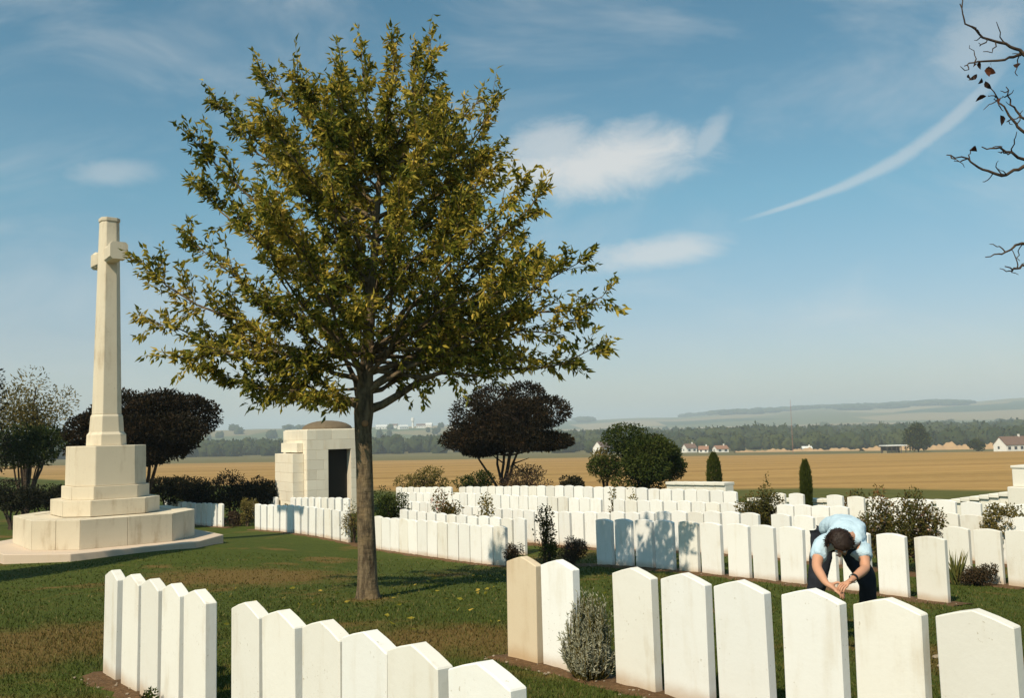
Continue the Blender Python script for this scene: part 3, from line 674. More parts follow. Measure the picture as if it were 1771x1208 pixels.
# ------------------------------------------------------------------ the big tree on the lawn
TY = 12.6; tb = at(637, 1037, TY); tb[2] = ground_z(tb[0], tb[1])
TREE = thing('maple_tree', tb, 'large leafy green and yellow tree standing on the lawn', 'tree')
def trel(px, py, dy=0.0): return at(px, py, TY + dy) - tb
trunk_px = [(637, 1042, 0.190), (637, 1030, 0.172), (636, 1010, 0.152), (635, 960, 0.140), (632, 880, 0.132), (630, 800, 0.126), (628, 745, 0.130), (629, 715, 0.150), (630, 690, 0.140), (633, 650, 0.112), (637, 590, 0.092), (643, 500, 0.070), (650, 400, 0.052), (657, 300, 0.036), (668, 200, 0.022), (683, 90, 0.008)]
trunk_path = np.array([trel(x, y) for x, y, r in trunk_px]); trunk_r = [r*0.88 for *_, r in trunk_px]
vs, fs = tube(trunk_path, trunk_r, 14)
# root flare: swell a few sectors of the lowest rings
vs = [Vector(v) for v in vs]
for k in range(14):
    f_ = 1 + 0.30*max(0, math.sin(k*2.2))
    for ring, amt in ((0, 1.0), (1, 0.6), (2, 0.25)):
        c_ = Vector(trunk_path[ring]); v_ = vs[ring*14+k]; vs[ring*14+k] = c_ + (v_-c_)*(1+(f_-1)*amt)
obj('trunk', tubes_mesh('trunk', [([tuple(v) for v in vs], fs)], M_BARK), TREE)
bm = bmesh.new(); bmesh.ops.create_uvsphere(bm, u_segments=12, v_segments=8, radius=0.045)
M_SCAR, t, b = material('branch_scar'); b.inputs['Base Color'].default_value = (0.30, 0.15, 0.07, 1)
for vv in bm.verts: vv.co.y *= 0.4
pk = trel(634, 733); o = obj('branch_scar', from_bm('branch_scar', bm, M_SCAR, True), TREE, loc=(pk[0], pk[1]-0.132, pk[2]))
def trunk_at(z):
    zs = trunk_path[:, 2]; return np.array([np.interp(z, zs, trunk_path[:, 0]), np.interp(z, zs, trunk_path[:, 1]), z])
zfork = trel(630, 712)[2]
lP, lD = [], []
twigs = []
def leafy_twig(a, d, length, nleaf, rad=0.006, droop=0.0):
    d = unit(np.asarray(d)); e = a + d*length + np.array([0, 0, -droop*length])
    pts = curve_pts(a, e, 4, rng.normal(0, 0.05, 3)*length, 0.06*length)
    twigs.append(tube(pts, [rad, rad*0.8, rad*0.6, rad*0.3], 3))
    s = rng.uniform(0.12, 1.0, nleaf); base = a + (e-a)*s[:, None] + rng.normal(0, 0.02, (nleaf, 3))
    dd = unit(d*0.75 + rng.normal(0, 0.62, (nleaf, 3)) + np.array([0, 0, -0.48]))
    lP.append(base); lD.append(dd)
CROWN_C = trel(645, 420)
def limb(tip, z_at, r0, spread=0.55, twn=30, name='limb', upturn=0.25, leafy0=0.20):
    a = trunk_at(z_at); tip = CROWN_C + (np.asarray(tip)-CROWN_C)*(0.915 if tip[2] > CROWN_C[2]+0.8 else 0.95); L_ = np.linalg.norm(tip-a)
    pts = curve_pts(a, tip, 9, rng.normal(0, 0.05, 3)*L_, -upturn*L_*0.35*(1.7 if tip[2] > CROWN_C[2]+0.4 else 0.7))
    pts[1:-1] += rng.normal(0, 0.012, (7, 3))*L_
    rad = np.interp(np.linspace(0, 1, 9), [0, 0.08, 1], [r0*1.25, r0, 0.006])
    obj(name, tubes_mesh(name, [tube(pts, rad, 7)], M_BARK), TREE)
    axis = unit(tip - a)
    for q in range(twn):
        s = rng.uniform(leafy0, 1.0)**0.85; i_ = min(int(s*8), 7); p = pts[i_] + (pts[i_+1]-pts[i_])*(s*8-i_)
        tang = unit(pts[min(i_+1, 8)] - pts[max(i_-1, 0)])
        d = tang*0.75 + rng.normal(0, spread, 3) + np.array([0, 0, 0.22])
        ln = rng.uniform(0.25, 0.80)*(1.12 - 0.55*s)*min(1.0, 0.45+L_*0.18)
        leafy_twig(p, d, ln, rng.integers(17, 27))
    if tip[2] > CROWN_C[2]-0.3:      # upright young shoots on the upper limbs
        for q in range(4): leafy_twig(pts[rng.integers(5, 9)], axis*0.45 + rng.normal(0, 0.16, 3) + np.array([0, 0, 1.0]), rng.uniform(0.35, 0.62), 17, 0.005)
    for q in range(3): leafy_twig(pts[-1-q//2] , axis + rng.normal(0, 0.22, 3) + np.array([0, 0, 0.25]), rng.uniform(0.2, 0.38), 14, 0.005)
def attach(tipz, rad): return float(np.clip(tipz - 0.62*rad - 0.35, zfork + 0.12 + rng.uniform(0, 0.75), trunk_path[-3, 2]))
# silhouette limbs: tips where the outline of the crown has its points
sil = [(306, 228), (352, 155), (400, 215), (446, 118), (525, 145), (480, 230), (590, 135), (624, 78), (685, 58), (735, 66), (770, 160), (838, 160), (866, 245), (858, 330), (792, 230), (944, 338), (905, 420), (1018, 458), (955, 470), (1064, 518), (1048, 612), (1010, 560), (975, 640), (900, 640), (226, 455), (244, 565), (318, 420), (272, 628), (322, 318), (345, 655), (430, 682), (548, 704), (385, 560), (470, 640), (890, 545), (720, 300), (560, 250)]
for px, py in sil:
    dy = rng.uniform(-0.9, 0.9); tip = trel(px, py, dy); rad = math.hypot(tip[0]-trunk_at(min(tip[2], 7))[0], tip[1])
    za = attach(tip[2], rad); limb(tip, za, 0.010 + 0.0072*min(3.2, np.linalg.norm(tip - trunk_at(za))), 0.5, int(14+6.2*rad))
# the two low forking limbs seen under the crown
limb(trel(870, 605, 0.4), zfork, 0.060, 0.45, 14, 'limb', 0.0, 0.72); limb(trel(800, 560, 0.6), zfork+0.25, 0.050, 0.45, 18, 'limb', -0.1, 0.5)
limb(trel(520, 640, -0.4), zfork+0.02, 0.045, 0.45, 16, 'limb', 0.0, 0.55); limb(trel(560, 570, 0.5), zfork+0.1, 0.050, 0.45, 18, 'limb', -0.1, 0.5)
# limbs towards and away from the camera fill the crown round its axis
prof_z = [trel(640, y)[2] for y in (700, 660, 620, 520, 450, 340, 230, 150, 70)]
prof_r = [1.2, 2.3, 2.9, 3.1, 3.0, 2.5, 2.1, 1.5, 0.25]
for q in range(46):
    z = rng.uniform(prof_z[2]+0.15, prof_z[-2]); r_ = np.interp(z, prof_z, prof_r)*rng.uniform(0.45, 0.98); an = q*2.399
    if abs(math.cos(an)) > 0.92: an += 0.5
    cxy_ = trunk_at(min(z, 7)); tip = np.array([cxy_[0]+0.15+r_*math.cos(an), cxy_[1]+r_*math.sin(an)*0.92, z + 0.15*r_])
    za = attach(tip[2], r_); limb(tip, za, 0.010 + 0.0068*r_, 0.55, int(14+6.2*r_), leafy0=0.10)
LP = np.concatenate(lP); LD = np.concatenate(lD); nL = len(LP)
obj('twigs', tubes_mesh('twigs', twigs, M_BARK), TREE, 'stuff')
print('LEAVES', nL)
leaf_obj('crown', LP, LD, rng.uniform(0.075, 0.14, nL), rng.uniform(0.030, 0.054, nL), M_LEAF, TREE)

# a few yellowed leaves dropped on the lawn round the trunk
nf = 130; fa = rng.uniform(0, 2*np.pi, nf); fr_ = 3.6*np.sqrt(rng.random(nf)); fx = tb[0]+0.3+fr_*np.cos(fa); fy = tb[1]-0.3+fr_*np.sin(fa)
V, Fc = leaves_arrays(np.stack([fx, fy, terrain(fx, fy)+0.028], 1), np.stack([np.cos(fa*7), np.sin(fa*7), rng.normal(0, 0.2, nf)], 1), rng.uniform(0.06, 0.10, nf), rng.uniform(0.03, 0.045, nf), 0.1)
obj('fallen_leaves', mesh_np('fallen_leaves', V, Fc, M_LEAF), None, 'stuff', 'scattered yellow leaves fallen on the lawn around the tree', 'leaves')

# ------------------------------------------------------------------ generic shrubs and trees
def blob_points(n, rx, ry, rz, lobes, shell=0.55, seed_r=0.42, reach=0.72):
    """points through several overlapping lobes, denser near their surfaces"""
    cs = rng.normal(size=(lobes, 3)); cs = unit(cs)*rng.uniform(0.35, reach, (lobes, 1)); rad = rng.uniform(0.75, 1.25, lobes)*seed_r
    k = rng.integers(0, lobes, n); d = unit(rng.normal(size=(n, 3))); rr_ = (shell + (1-shell)*rng.random(n)**0.6)*rad[k]
    p = cs[k] + d*rr_[:, None]
    return p*np.array([rx, ry, rz])*1.0, d
def small_tree(name, label, cat, base_xy, crown_c, crown_r, leaf_mat, n, leafsize, stems, bark=M_DKBARK, lobes=14, group=None, aspect=2.0, shell=0.5, flat=1.0, seed_r=0.42, reach=0.72):
    z = ground_z(*base_xy); T = thing(name, (base_xy[0], base_xy[1], z), label, cat, group)
    cc = np.asarray(crown_c) - np.array([base_xy[0], base_xy[1], z])
    p, d = blob_points(n, *crown_r, lobes, shell=shell, seed_r=seed_r, reach=reach); p[:, 2] = np.where(p[:, 2] < 0, p[:, 2]*flat, p[:, 2]); p = p + cc
    keepz = p[:, 2] > 0.03; p, d = p[keepz], d[keepz]
    parts = []
    for q in range(stems):
        tgt = cc + unit(rng.normal(size=3))*np.array(crown_r)*rng.uniform(0.15, 0.6); tgt[2] = max(tgt[2], 0.3*cc[2])
        b0 = np.array([rng.uniform(-1, 1)*0.07*min(1, crown_r[0]), rng.uniform(-1, 1)*0.07, -0.05]); r0 = (0.026*crown_r[0]+0.012)*rng.uniform(0.7, 1.2)
        pts = curve_pts(b0, tgt, 7, (0, 0, 0), 0.15*cc[2]); pts[1:-1] += rng.normal(0, 0.03, (5, 3))*crown_r[0]*0.4
        parts.append(tube(pts, np.linspace(r0, r0*0.3, 7), 6))
        for _ in range(5):
            s = rng.integers(3, 7); e = pts[s] + unit(rng.normal(size=3) + unit(tgt-b0)*0.6)*np.array(crown_r)*rng.uniform(0.25, 0.5)
            parts.append(tube(curve_pts(pts[s], e, 4, (0, 0, 0), 0.0), np.linspace(r0*0.4, r0*0.12, 4), 4))
    if parts: obj('trunk' if cat == 'tree' else 'stems', tubes_mesh('stems', parts, bark), T)
    m_ = len(p); dd = unit(d*0.7 + rng.normal(0, 0.55, (m_, 3)) + np.array([0, 0, 0.1])); L_ = rng.uniform(0.65, 1.3, m_)*leafsize
    leaf_obj('crown' if cat == 'tree' else 'foliage', p, dd, L_, L_/aspect, leaf_mat, T)
    return T
def px_plant(name, label, cat, px, py_top, py_bot, wpx, Y, mat, n, leafsize, stems=5, depth=0.8, **kw):
    """plant whose foliage spans the given rows and width of the photograph at depth Y, rooted in the ground below"""
    c_ = at(px, (py_top+py_bot)/2, Y); hz = (py_bot-py_top)/2*Y/F; hx = wpx/2*Y/F
    return small_tree(name, label, cat, (c_[0], c_[1]), c_, (hx, hx*depth, hz), mat, n, leafsize, stems, **kw)
px_plant('copper_beech', 'dark purple leaved round tree standing beyond the far headstones', 'tree', 866, 656, 838, 262, 38, M_PURPLE, 60000, 0.12, 7, 0.85, lobes=26, flat=0.5, seed_r=0.32, reach=0.80)
px_plant('copper_beech', 'dark purple leaved tree standing behind the stone cross', 'tree', 240, 652, 850, 292, 31, M_PURPLE, 60000, 0.11, 6, 0.8, lobes=26, flat=0.6, seed_r=0.32, reach=0.80)
px_plant('green_shrub', 'large round dark green shrub at the end of the far plot', 'shrub', 1108, 740, 850, 185, 30, M_GREENL, 26000, 0.09, 7, 0.9, lobes=24, seed_r=0.34, reach=0.78)
px_plant('tan_shrub', 'thin brownish shrub at left flank of the round green shrub', 'shrub', 1045, 772, 840, 62, 30.5, M_OLIVE, 1500, 0.09, 6, 0.9)
# pale loose tree and darker neighbour at the left edge
px_plant('willow_tree', 'pale loose yellowish tree at the left edge behind the hedge', 'tree', 48, 628, 800, 160, 40, M_OLIVE, 5200, 0.15, 9, 0.9, lobes=22, aspect=2.6, shell=0.2)
px_plant('green_bush', 'low dark green bush under the pale tree at left edge', 'shrub', 45, 735, 812, 190, 37, M_GREENL, 6500, 0.13, 5, 0.8)
px_plant('dark_tree', 'dark green tree cut off by the left edge', 'tree', -50, 575, 850, 140, 34, M_HEDGE, 9000, 0.12, 4, 0.9)
# dark hedges on the left
for k, (px, top, bot, wd_, Y) in enumerate([(20, 828, 890, 130, 33), (85, 838, 888, 110, 32)]):
    px_plant('dark_hedge', ['dark clipped hedge at the left edge behind the platform', 'dark hedge bush just left of the cross pedestal'][k], 'hedge', px, top, bot, wd_, Y, M_HEDGE, 5200, 0.09, 4, 0.6, group='dark hedge bushes on the left', lobes=18)
for k, (px, top, bot, wd_) in enumerate([(290, 818, 880, 100), (345, 826, 885, 90), (400, 820, 892, 100), (455, 822, 890, 80)]):
    px_plant('dark_hedge', ['dark hedge bush just right of the cross pedestal', 'second dark hedge bush right of the cross', 'third dark hedge bush right of the cross', 'dark hedge bush touching the left side of the shelter'][k], 'hedge', px, top, bot, wd_, 34.5, M_HEDGE, 4600, 0.09, 4, 0.7, group='dark hedge bushes beside the shelter', lobes=18)
# bushes along the far boundary
for k, (px, top, bot, wd_, m_) in enumerate([(735, 806, 862, 110, M_OLIVE), (822, 812, 856, 70, M_GREENL), (905, 806, 858, 120, M_HEATH), (992, 822, 850, 50, M_HEDGE)]):
    px_plant('boundary_bush', ['brownish olive bush between trunk and purple tree at the field edge', 'small green bush at the foot of the purple tree', 'wide brown bush right of the purple tree stem', 'small dark clipped bush left of the green shrub'][k], 'shrub', px, top, bot, wd_, 37, m_, 2600, 0.09, 6, 0.8, group='bushes along the field edge')
# cypresses
for k, (px, top, bot, wd_, Y) in enumerate([(1238, 785, 890, 23, 29.0), (1396, 799, 880, 17, 24.0)]):
    c_ = at(px, bot, Y); zb = ground_z(c_[0], c_[1]); H_ = float(at(px, top, Y)[2]) - zb; Rm = wd_/2*Y/F
    T = thing('cypress', (c_[0], c_[1], zb), ['columnar cypress right of the large green shrub', 'columnar cypress above the bending man'][k], 'cypress', 'columnar cypresses')
    n = 5200; s = rng.random(n)**0.8; a = rng.uniform(0, 2*np.pi, n); rr_ = Rm*np.interp(s, [0, 0.12, 0.5, 0.8, 1], [0.75, 0.95, 1, 0.8, 0.12])*(0.72+0.36*rng.random(n))
    p = np.stack([rr_*np.cos(a), rr_*np.sin(a), s*H_*0.97+0.03], 1)
    leaf_obj('foliage', p, np.stack([np.cos(a)*0.35, np.sin(a)*0.35, np.full(n, 1.0)], 1)+rng.normal(0, 0.2, (n, 3)), rng.uniform(0.05, 0.12, n), np.full(n, 0.022), M_CYP, T)
    obj('trunk', tubes_mesh('trunk', [tube([(0, 0, -0.05), (0, 0, H_*0.5), (0, 0, H_*0.9)], [0.05, 0.035, 0.01], 7)], M_DKBARK), T)
# border plants among the headstones
def rooted(px, py_top, wpx, n_row, dn=0.0, py=960):
    xy = on_row(px, n_row + dn, py); zb = ground_z(*xy); zt = float(at(px, py_top, xy[1])[2]); return xy, zb, zt-zb, wpx*xy[1]/F
def row_plant(name, label, px, py_top, wpx, n_row, mat, n, leafsize, stems=8, dn=0.0, lift=0.0, petals=0, aspect=1.8, group=None, lobes=12):
    xy, zb, H_, W_p = rooted(px, py_top, wpx, n_row, dn)
    T = small_tree(name, label, 'shrub', xy, (xy[0], xy[1], zb + H_*(0.5+lift)), (W_p*0.56, W_p*0.45, H_*(0.52-lift*0.6)), mat, n, leafsize, stems, lobes=lobes, group=group, aspect=aspect, shell=0.25)
    if petals:
        p, d = blob_points(petals, W_p*0.55, W_p*0.45, H_*(0.5-lift*0.6), lobes); p[:, 2] += H_*(0.5+lift)
        P_ = np.repeat(p, 7, 0) + rng.normal(0, 0.012, (petals*7, 3)); leaf_obj('flowers', P_, rng.normal(size=P_.shape), np.full(len(P_), 0.05), np.full(len(P_), 0.045), M_PETAL, T)
    return T
RB = 'bushes planted among the headstones'
row_plant('rose_bush', 'tall thin reddish rose bush between middle row and far plot', 943, 868, 34, ROW_M, M_ROSE, 1000, 0.05, 7, 0.25, lobes=16)
row_plant('box_bush', 'small dark green tuft at the foot of the tall rose', 948, 925, 34, ROW_M, M_GREENL, 900, 0.035, 4, 0.1)
row_plant('heather_bush', 'small purple brown heather clump left of the tall rose', 888, 932, 38, ROW_M, M_HEATH, 1500, 0.045, 6, 0.1, aspect=3)
row_plant('heather_bush', 'larger brown heather clump left of the shadowed headstones', 992, 928, 56, ROW_M, M_HEATH, 2600, 0.045, 8, 0.1, aspect=3)
row_plant('green_bush', 'leafy green bush right against the tree trunk', 678, 838, 66, ROW_B1, M_GREENL, 3600, 0.06, 6, -1.0)
row_plant('rose_bush', 'brown green rose bush behind middle row, second from trunk', 765, 842, 66, ROW_B1, M_ROSE, 1700, 0.065, 8, -0.9, petals=20)
row_plant('rose_bush', 'sparse pale leggy rose bush behind the middle row', 838, 850, 46, ROW_B1, M_OLIVE, 560, 0.065, 8, -0.9)
row_plant('rose_bush', 'small rose bush in the gap left of the trunk', 612, 862, 42, ROW_M, M_OLIVE, 900, 0.05, 7, 0.1)
row_plant('rose_bush', 'reddish twiggy rose left of the domed shelter', 490, 872, 34, ROW_B1, M_ROSE, 500, 0.07, 6, -0.4)
row_plant('olive_bush', 'olive coloured bush left of the middle row start', 428, 858, 34, ROW_M, M_OLIVE, 1400, 0.07, 6, 0.6)
row_plant('heather_bush', 'low brown bush between cross platform and middle row', 408, 885, 48, ROW_M, M_HEATH, 1700, 0.07, 6, 0.4)
row_plant('rose_bush', 'small reddish rose behind the short row by the cross', 325, 862, 34, ROW_M, M_ROSE, 700, 0.07, 6, 1.0)
row_plant('rose_bush', 'dark green rose bush left of the right cypress', 1322, 838, 84, ROW_B2, M_ROSE, 3200, 0.055, 10, 0.0, lobes=18)
row_plant('rose_bush', 'single tall spire rising above the dark rose bush', 1330, 808, 16, ROW_B2, M_ROSE, 240, 0.055, 2, 0.2)
row_plant('rose_bush', 'leafy brownish rose bush right behind the man', 1520, 850, 70, ROW_B1, M_ROSE, 3000, 0.048, 10, 0.1, 0.06, 8, lobes=18)
row_plant('rose_bush', 'wide leafy brownish rose bush left of the wall', 1590, 848, 92, ROW_B1, M_ROSE, 4200, 0.048, 10, 0.2, 0.06, 10, lobes=20)
row_plant('rose_bush', 'thin olive rose bush over the farthest headstones behind roses', 1480, 842, 56, ROW_B3, M_ROSE, 900, 0.06, 8, 0.6)
row_plant('olive_bush', 'olive green bush in front of the boundary wall at right', 1738, 854, 74, ROW_B2, M_OLIVE, 2400, 0.05, 8, 0.1)
row_plant('heather_bush', 'round brown green heather clump at the right edge lawn', 1688, 972, 66, ROW_B1, M_HEATH, 3200, 0.04, 9, -0.35, aspect=3)
row_plant('rose_bush', 'small olive sprig above the far plot centre', 1062, 838, 20, ROW_B2, M_OLIVE, 160, 0.07, 3, 0.2)
row_plant('rose_bush', 'small olive sprig above the far plot, right one', 1096, 838, 22, ROW_B2, M_OLIVE, 170, 0.07, 3, 0.2)
# blade-leaved plant beside the last middle stone
xy, zb, H_, W_p = rooted(1652, 945, 26, ROW_B1, -0.55, 1000)
T = thing('iris_plant', (xy[0], xy[1], zb), 'yellow green blade leaved plant beside the last middle row headstone', 'plant')
nb_ = 46; a = rng.uniform(0, 2*np.pi, nb_); D = np.stack([np.cos(a)*0.32, np.sin(a)*0.32, np.ones(nb_)], 1)
V, Fc = leaves_arrays(rng.normal(0, 0.03, (nb_, 3))*np.array([1, 1, 0.2]), D, rng.uniform(0.6, 1.0, nb_)*H_, np.full(nb_, 0.03))
obj('leaves', mesh_np('leaves', V, Fc, M_IRIS), T, 'stuff')
# silvery lavender bush in the right foreground row
xy = on_row(1032, ROW_R, 1180) - N*0.06; zb = ground_z(*xy)
T = thing('lavender_bush', (xy[0], xy[1], zb), 'silvery grey lavender bush between two foreground headstones', 'shrub')
n = 520; P_, D_, st = [], [], []
for q in range(n):
    a = rng.uniform(0, 2*np.pi); s = rng.random()**0.55; b0 = np.array([0.10*s*math.cos(a), 0.10*s*math.sin(a), 0.0])
    tz = rng.uniform(0.14, 0.54)*(1+0.22*math.sin(a*3+1)*math.sin(a*1.0)); R_ = np.interp(tz, [0.1, 0.25, 0.45, 0.62], [0.185, 0.175, 0.13, 0.05])*s
    e = np.array([R_*math.cos(a), R_*math.sin(a), tz]) + rng.normal(0, 0.026, 3)
    pts = curve_pts(b0, e, 4, (0.25*R_*math.cos(a), 0.25*R_*math.sin(a), 0)); st.append(tube(pts, [0.0032, 0.003, 0.0025, 0.0015], 3))
    k = 20; sl = rng.uniform(0.3, 1, k); bp = b0 + (e-b0)*sl[:, None] + np.outer(sl*(1-sl), [0.5*R_*math.cos(a), 0.5*R_*math.sin(a), 0])
    P_.append(bp); D_.append(unit(e-b0)*0.9 + rng.normal(0, 0.45, (k, 3)))
obj('stems', tubes_mesh('stems', st, M_OLIVE), T, 'stuff'); P_ = np.concatenate(P_); D_ = np.concatenate(D_)
leaf_obj('foliage', P_, D_, rng.uniform(0.02, 0.042, len(P_)), rng.uniform(0.005, 0.009, len(P_)), M_SILVER, T)
# low leafy tuft at the foot of the left foreground stones
xy = on_row(292, ROW_F, 1205) - N*0.13; zb = ground_z(*xy)
small_tree('green_tuft', 'small dark green tuft at the foot of left foreground headstones', 'plant', xy, (xy[0], xy[1], zb+0.07), (0.07, 0.06, 0.08), M_GREENL, 300, 0.03, 0)
# tall narrow tree standing left of the view; its shadow lies along the lawn before the platform
bxy = np.array([-11.0, 14.4]); zb = ground_z(*bxy)
T = thing('fir_tree', (bxy[0], bxy[1], zb), 'tall narrow dark fir just outside the left edge, shadowing the lawn', 'tree')
obj('trunk', tubes_mesh('trunk', [tube([(0, 0, -0.1), (0, 0, 4), (0, 0, 7.8)], [0.16, 0.1, 0.02], 8)], M_DKBARK), T)
n = 14000; s = rng.random(n)**1.25; a = rng.uniform(0, 2*np.pi, n); rr_ = 1.25*(1-s)**0.75*np.sqrt(rng.random(n))*(0.9+0.15*np.sin(s*60))
p = np.stack([rr_*np.cos(a), rr_*np.sin(a), 0.5+s*7.3 - rr_*0.2], 1)
leaf_obj('crown', p, np.stack([np.cos(a), np.sin(a), np.full(n, -0.1)], 1)+rng.normal(0, 0.4, (n, 3)), rng.uniform(0.12, 0.25, n), np.full(n, 0.07), M_HEDGE, T)

# nearly bare tree reaching in from the right
BY_ = 6.2; bxy = np.array([5.4, 6.6]); zb = ground_z(*bxy)
T = thing('bare_tree', (bxy[0], bxy[1], zb), 'nearly bare tree whose dark twigs reach in at the upper right', 'tree')
def brel(px, py, dy=0.0): return at(px, py, BY_+dy) - np.array([bxy[0], bxy[1], zb])
obj('trunk', tubes_mesh('trunk', [tube([(0, 0, -0.1), (0.02, 0, 1.5), (-0.05, 0.05, 3.2), (0, 0, 5.6)], [0.13, 0.11, 0.08, 0.02], 9)], M_DKBARK), T)
br = [[(1660, 6), (1672, 40), (1700, 62), (1740, 76), (1771, 94), (1860, 150)], [(1668, 114), (1690, 106), (1735, 104), (1771, 92), (1850, 140)], [(1637, 268), (1672, 274), (1700, 294), (1732, 303), (1771, 289), (1870, 250)],
      [(1698, 254), (1730, 257), (1771, 274), (1860, 300)], [(1704, 445), (1735, 438), (1756, 424), (1775, 419), (1880, 380)], [(1738, 461), (1758, 467), (1780, 459), (1880, 400)],
      [(1713, 152), (1735, 184), (1755, 214), (1780, 232), (1860, 250)], [(1740, 150), (1748, 180), (1768, 205), (1800, 220), (1860, 250)]]
leafP, leafD = [], []
for q, line in enumerate(br):
    dy = rng.uniform(-0.25, 0.25); pts = [brel(x, y, dy) for x, y in line]; root = np.array([0, 0, max(2.2, pts[-1][2]-0.35)]); pts.append(root); pts = np.array(pts)
    fine_ = np.array([np.array([np.interp(s, np.arange(len(pts)), pts[:, k]) for k in range(3)]) for s in np.linspace(0, len(pts)-1, len(pts)*4-3)]); fine_[1:-1] += rng.normal(0, 0.006, (len(fine_)-2, 3))
    parts = [tube(fine_, np.interp(np.arange(len(fine_)), [0, len(fine_)*0.6, len(fine_)], [0.0035, 0.012, 0.034]), 6)]
    for _ in range(6):
        i_ = rng.integers(1, int(len(fine_)*0.7)); d = unit(rng.normal(size=3)*np.array([0.8, 0.6, 0.9]) + np.array([-0.45, 0, 0.3])); e = fine_[i_] + d*rng.uniform(0.05, 0.16)
        cpz = curve_pts(fine_[i_], e, 6, rng.normal(0, 0.03, 3)); cpz[1:-1] += rng.normal(0, 0.005, (4, 3)); parts.append(tube(cpz, [0.005, 0.0045, 0.004, 0.0035, 0.003, 0.002], 4))
        if rng.random() < 0.16: leafP.append(e); leafD.append(d + np.array([0, 0, -0.8]))
    obj('branch', tubes_mesh('branch', parts, M_DKBARK), T)
for px, py in ((1684, 118), (1694, 112), (1702, 128), (1711, 120), (1690, 134), (1675, 134), (1704, 146), (1715, 112), (1752, 118), (1706, 172), (1730, 205), (1698, 142)):
    leafP.append(brel(px, py-6, rng.uniform(-0.1, 0.1))); leafD.append(rng.normal(0, 0.5, 3) + np.array([0, 0, -0.8]))
M_DRY = leaf_material('dry_leaf', [(0, (0.012, 0.010, 0.008)), (0.5, (0.035, 0.018, 0.012)), (0.8, (0.10, 0.035, 0.018)), (1, (0.16, 0.09, 0.03))], 0.25)
prof = [(0, 0), (0.2, 0.36), (0.45, 0.5), (0.75, 0.3), (1, 0), (0.75, -0.3), (0.45, -0.5), (0.2, -0.36)]
V, Fc = [], []
for p_, d_ in zip(leafP, leafD):      # near enough to need a rounded, curled outline
    d_ = unit(np.array(d_)); s_ = unit(np.cross(d_, rng.normal(size=3))); n_ = np.cross(d_, s_); L_ = rng.uniform(0.05, 0.085); W_l = L_*rng.uniform(0.5, 0.65); o_ = len(V)
    for a_, b_ in prof: V.append(p_ + d_*L_*a_ + s_*W_l*b_ + n_*L_*(abs(b_)*0.35 - 0.25*a_*a_))
    Fc += [(o_, o_+1, o_+7), (o_+1, o_+2, o_+7), (o_+2, o_+6, o_+7), (o_+2, o_+3, o_+6), (o_+3, o_+5, o_+6), (o_+3, o_+4, o_+5)]
obj('leaves', mesh_np('leaves', V, Fc, M_DRY), T, 'stuff')
# ------------------------------------------------------------------ person bending over between the rows
def simple(name, c, rough=0.8, bump=0.0):
    m, t, b = material(name); P = coords(t); n = t.noise(P, 9, 4)
    t.l.new(t.mix(n, tuple(x*0.85 for x in c), tuple(min(1, x*1.12) for x in c)), b.inputs['Base Color']); b.inputs['Roughness'].default_value = rough
    if bump: t.l.new(t.bump(t.noise(P, 14, 3), bump, 0.02), b.inputs['Normal'])
    return m
M_SKIN = simple('skin', (0.52, 0.27, 0.17), 0.5); M_SHIRT = simple('shirt_cloth', (0.46, 0.60, 0.70), 0.9, 1.0); M_TROU = simple('trouser_cloth', (0.020, 0.022, 0.030), 0.9, 0.5)
M_HAIR = simple('hair', (0.022, 0.012, 0.008), 0.6, 0.9); M_SHOE = simple('shoe_leather', (0.02, 0.015, 0.012), 0.5); M_STRAP = simple('watch_strap', (0.012, 0.012, 0.012), 0.5)
M_EYE = simple('eye', (0.6, 0.58, 0.55), 0.3)
def skinned(name, nodes, edges, mat, parent, root, levels=2, smooth_br=0.6):
    bm = bmesh.new(); lay = bm.verts.layers.skin.verify(); idx = {}
    for k, (p, r_) in nodes.items():
        v_ = bm.verts.new(p); r_ = r_ if isinstance(r_, tuple) else (r_, r_); v_[lay].radius = r_; v_[lay].use_root = (k == root); idx[k] = v_
    for a_, b_ in edges: bm.edges.new((idx[a_], idx[b_]))
    me = bpy.data.meshes.new(name); bm.to_mesh(me); bm.free(); me.materials.append(mat)
    o = obj(name, me, parent); s = o.modifiers.new('skin', 'SKIN'); s.branch_smoothing = smooth_br; s.use_smooth_shade = True
    ss = o.modifiers.new('sub', 'SUBSURF'); ss.levels = levels; ss.render_levels = levels
    return o
pxy = at(1457, 1000, 8.45)[:2]; pz = ground_z(*pxy)
MAN = thing('person', (pxy[0], pxy[1], pz), 'man in light blue short sleeved shirt and dark trousers bending over the grass', 'person')
# local frame: x right in the picture, -y towards the camera, z up
Lx, Rx = -0.235, 0.25
hipz = 0.90
def man_pt(px, py, dy): p = at(px, py, pxy[1]+dy); return (float(p[0]-pxy[0]), float(p[1]-pxy[1]), float(p[2]-pz))
shL = man_pt(1418, 945, -0.42); shR = man_pt(1491, 943, -0.42)
elL = man_pt(1412, 982, -0.60); elR = man_pt(1497, 984, -0.58)
wrL = man_pt(1429, 1011, -0.80); wrR = man_pt(1474, 1003, -0.80)
neck = man_pt(1455, 934, -0.50)
fwd = Vector((-0.10, -0.62, -0.78)).normalized(); hv = Vector((0.0, 0.78, -0.62)); hv = (hv - fwd*hv.dot(fwd)).normalized(); lat = hv.cross(fwd).normalized()
hc = Vector(man_pt(1451, 941, -0.60)); head0 = tuple(hc - hv*0.035); head1 = tuple(hc + hv*0.015); chin = tuple(hc + hv*0.075 + fwd*0.035)
pel = (0.01, 0.16, 0.90); waist = (0.005, 0.0, 1.00); chest = (0.0, -0.22, 1.01); uch = (0.0, -0.36, 0.965)
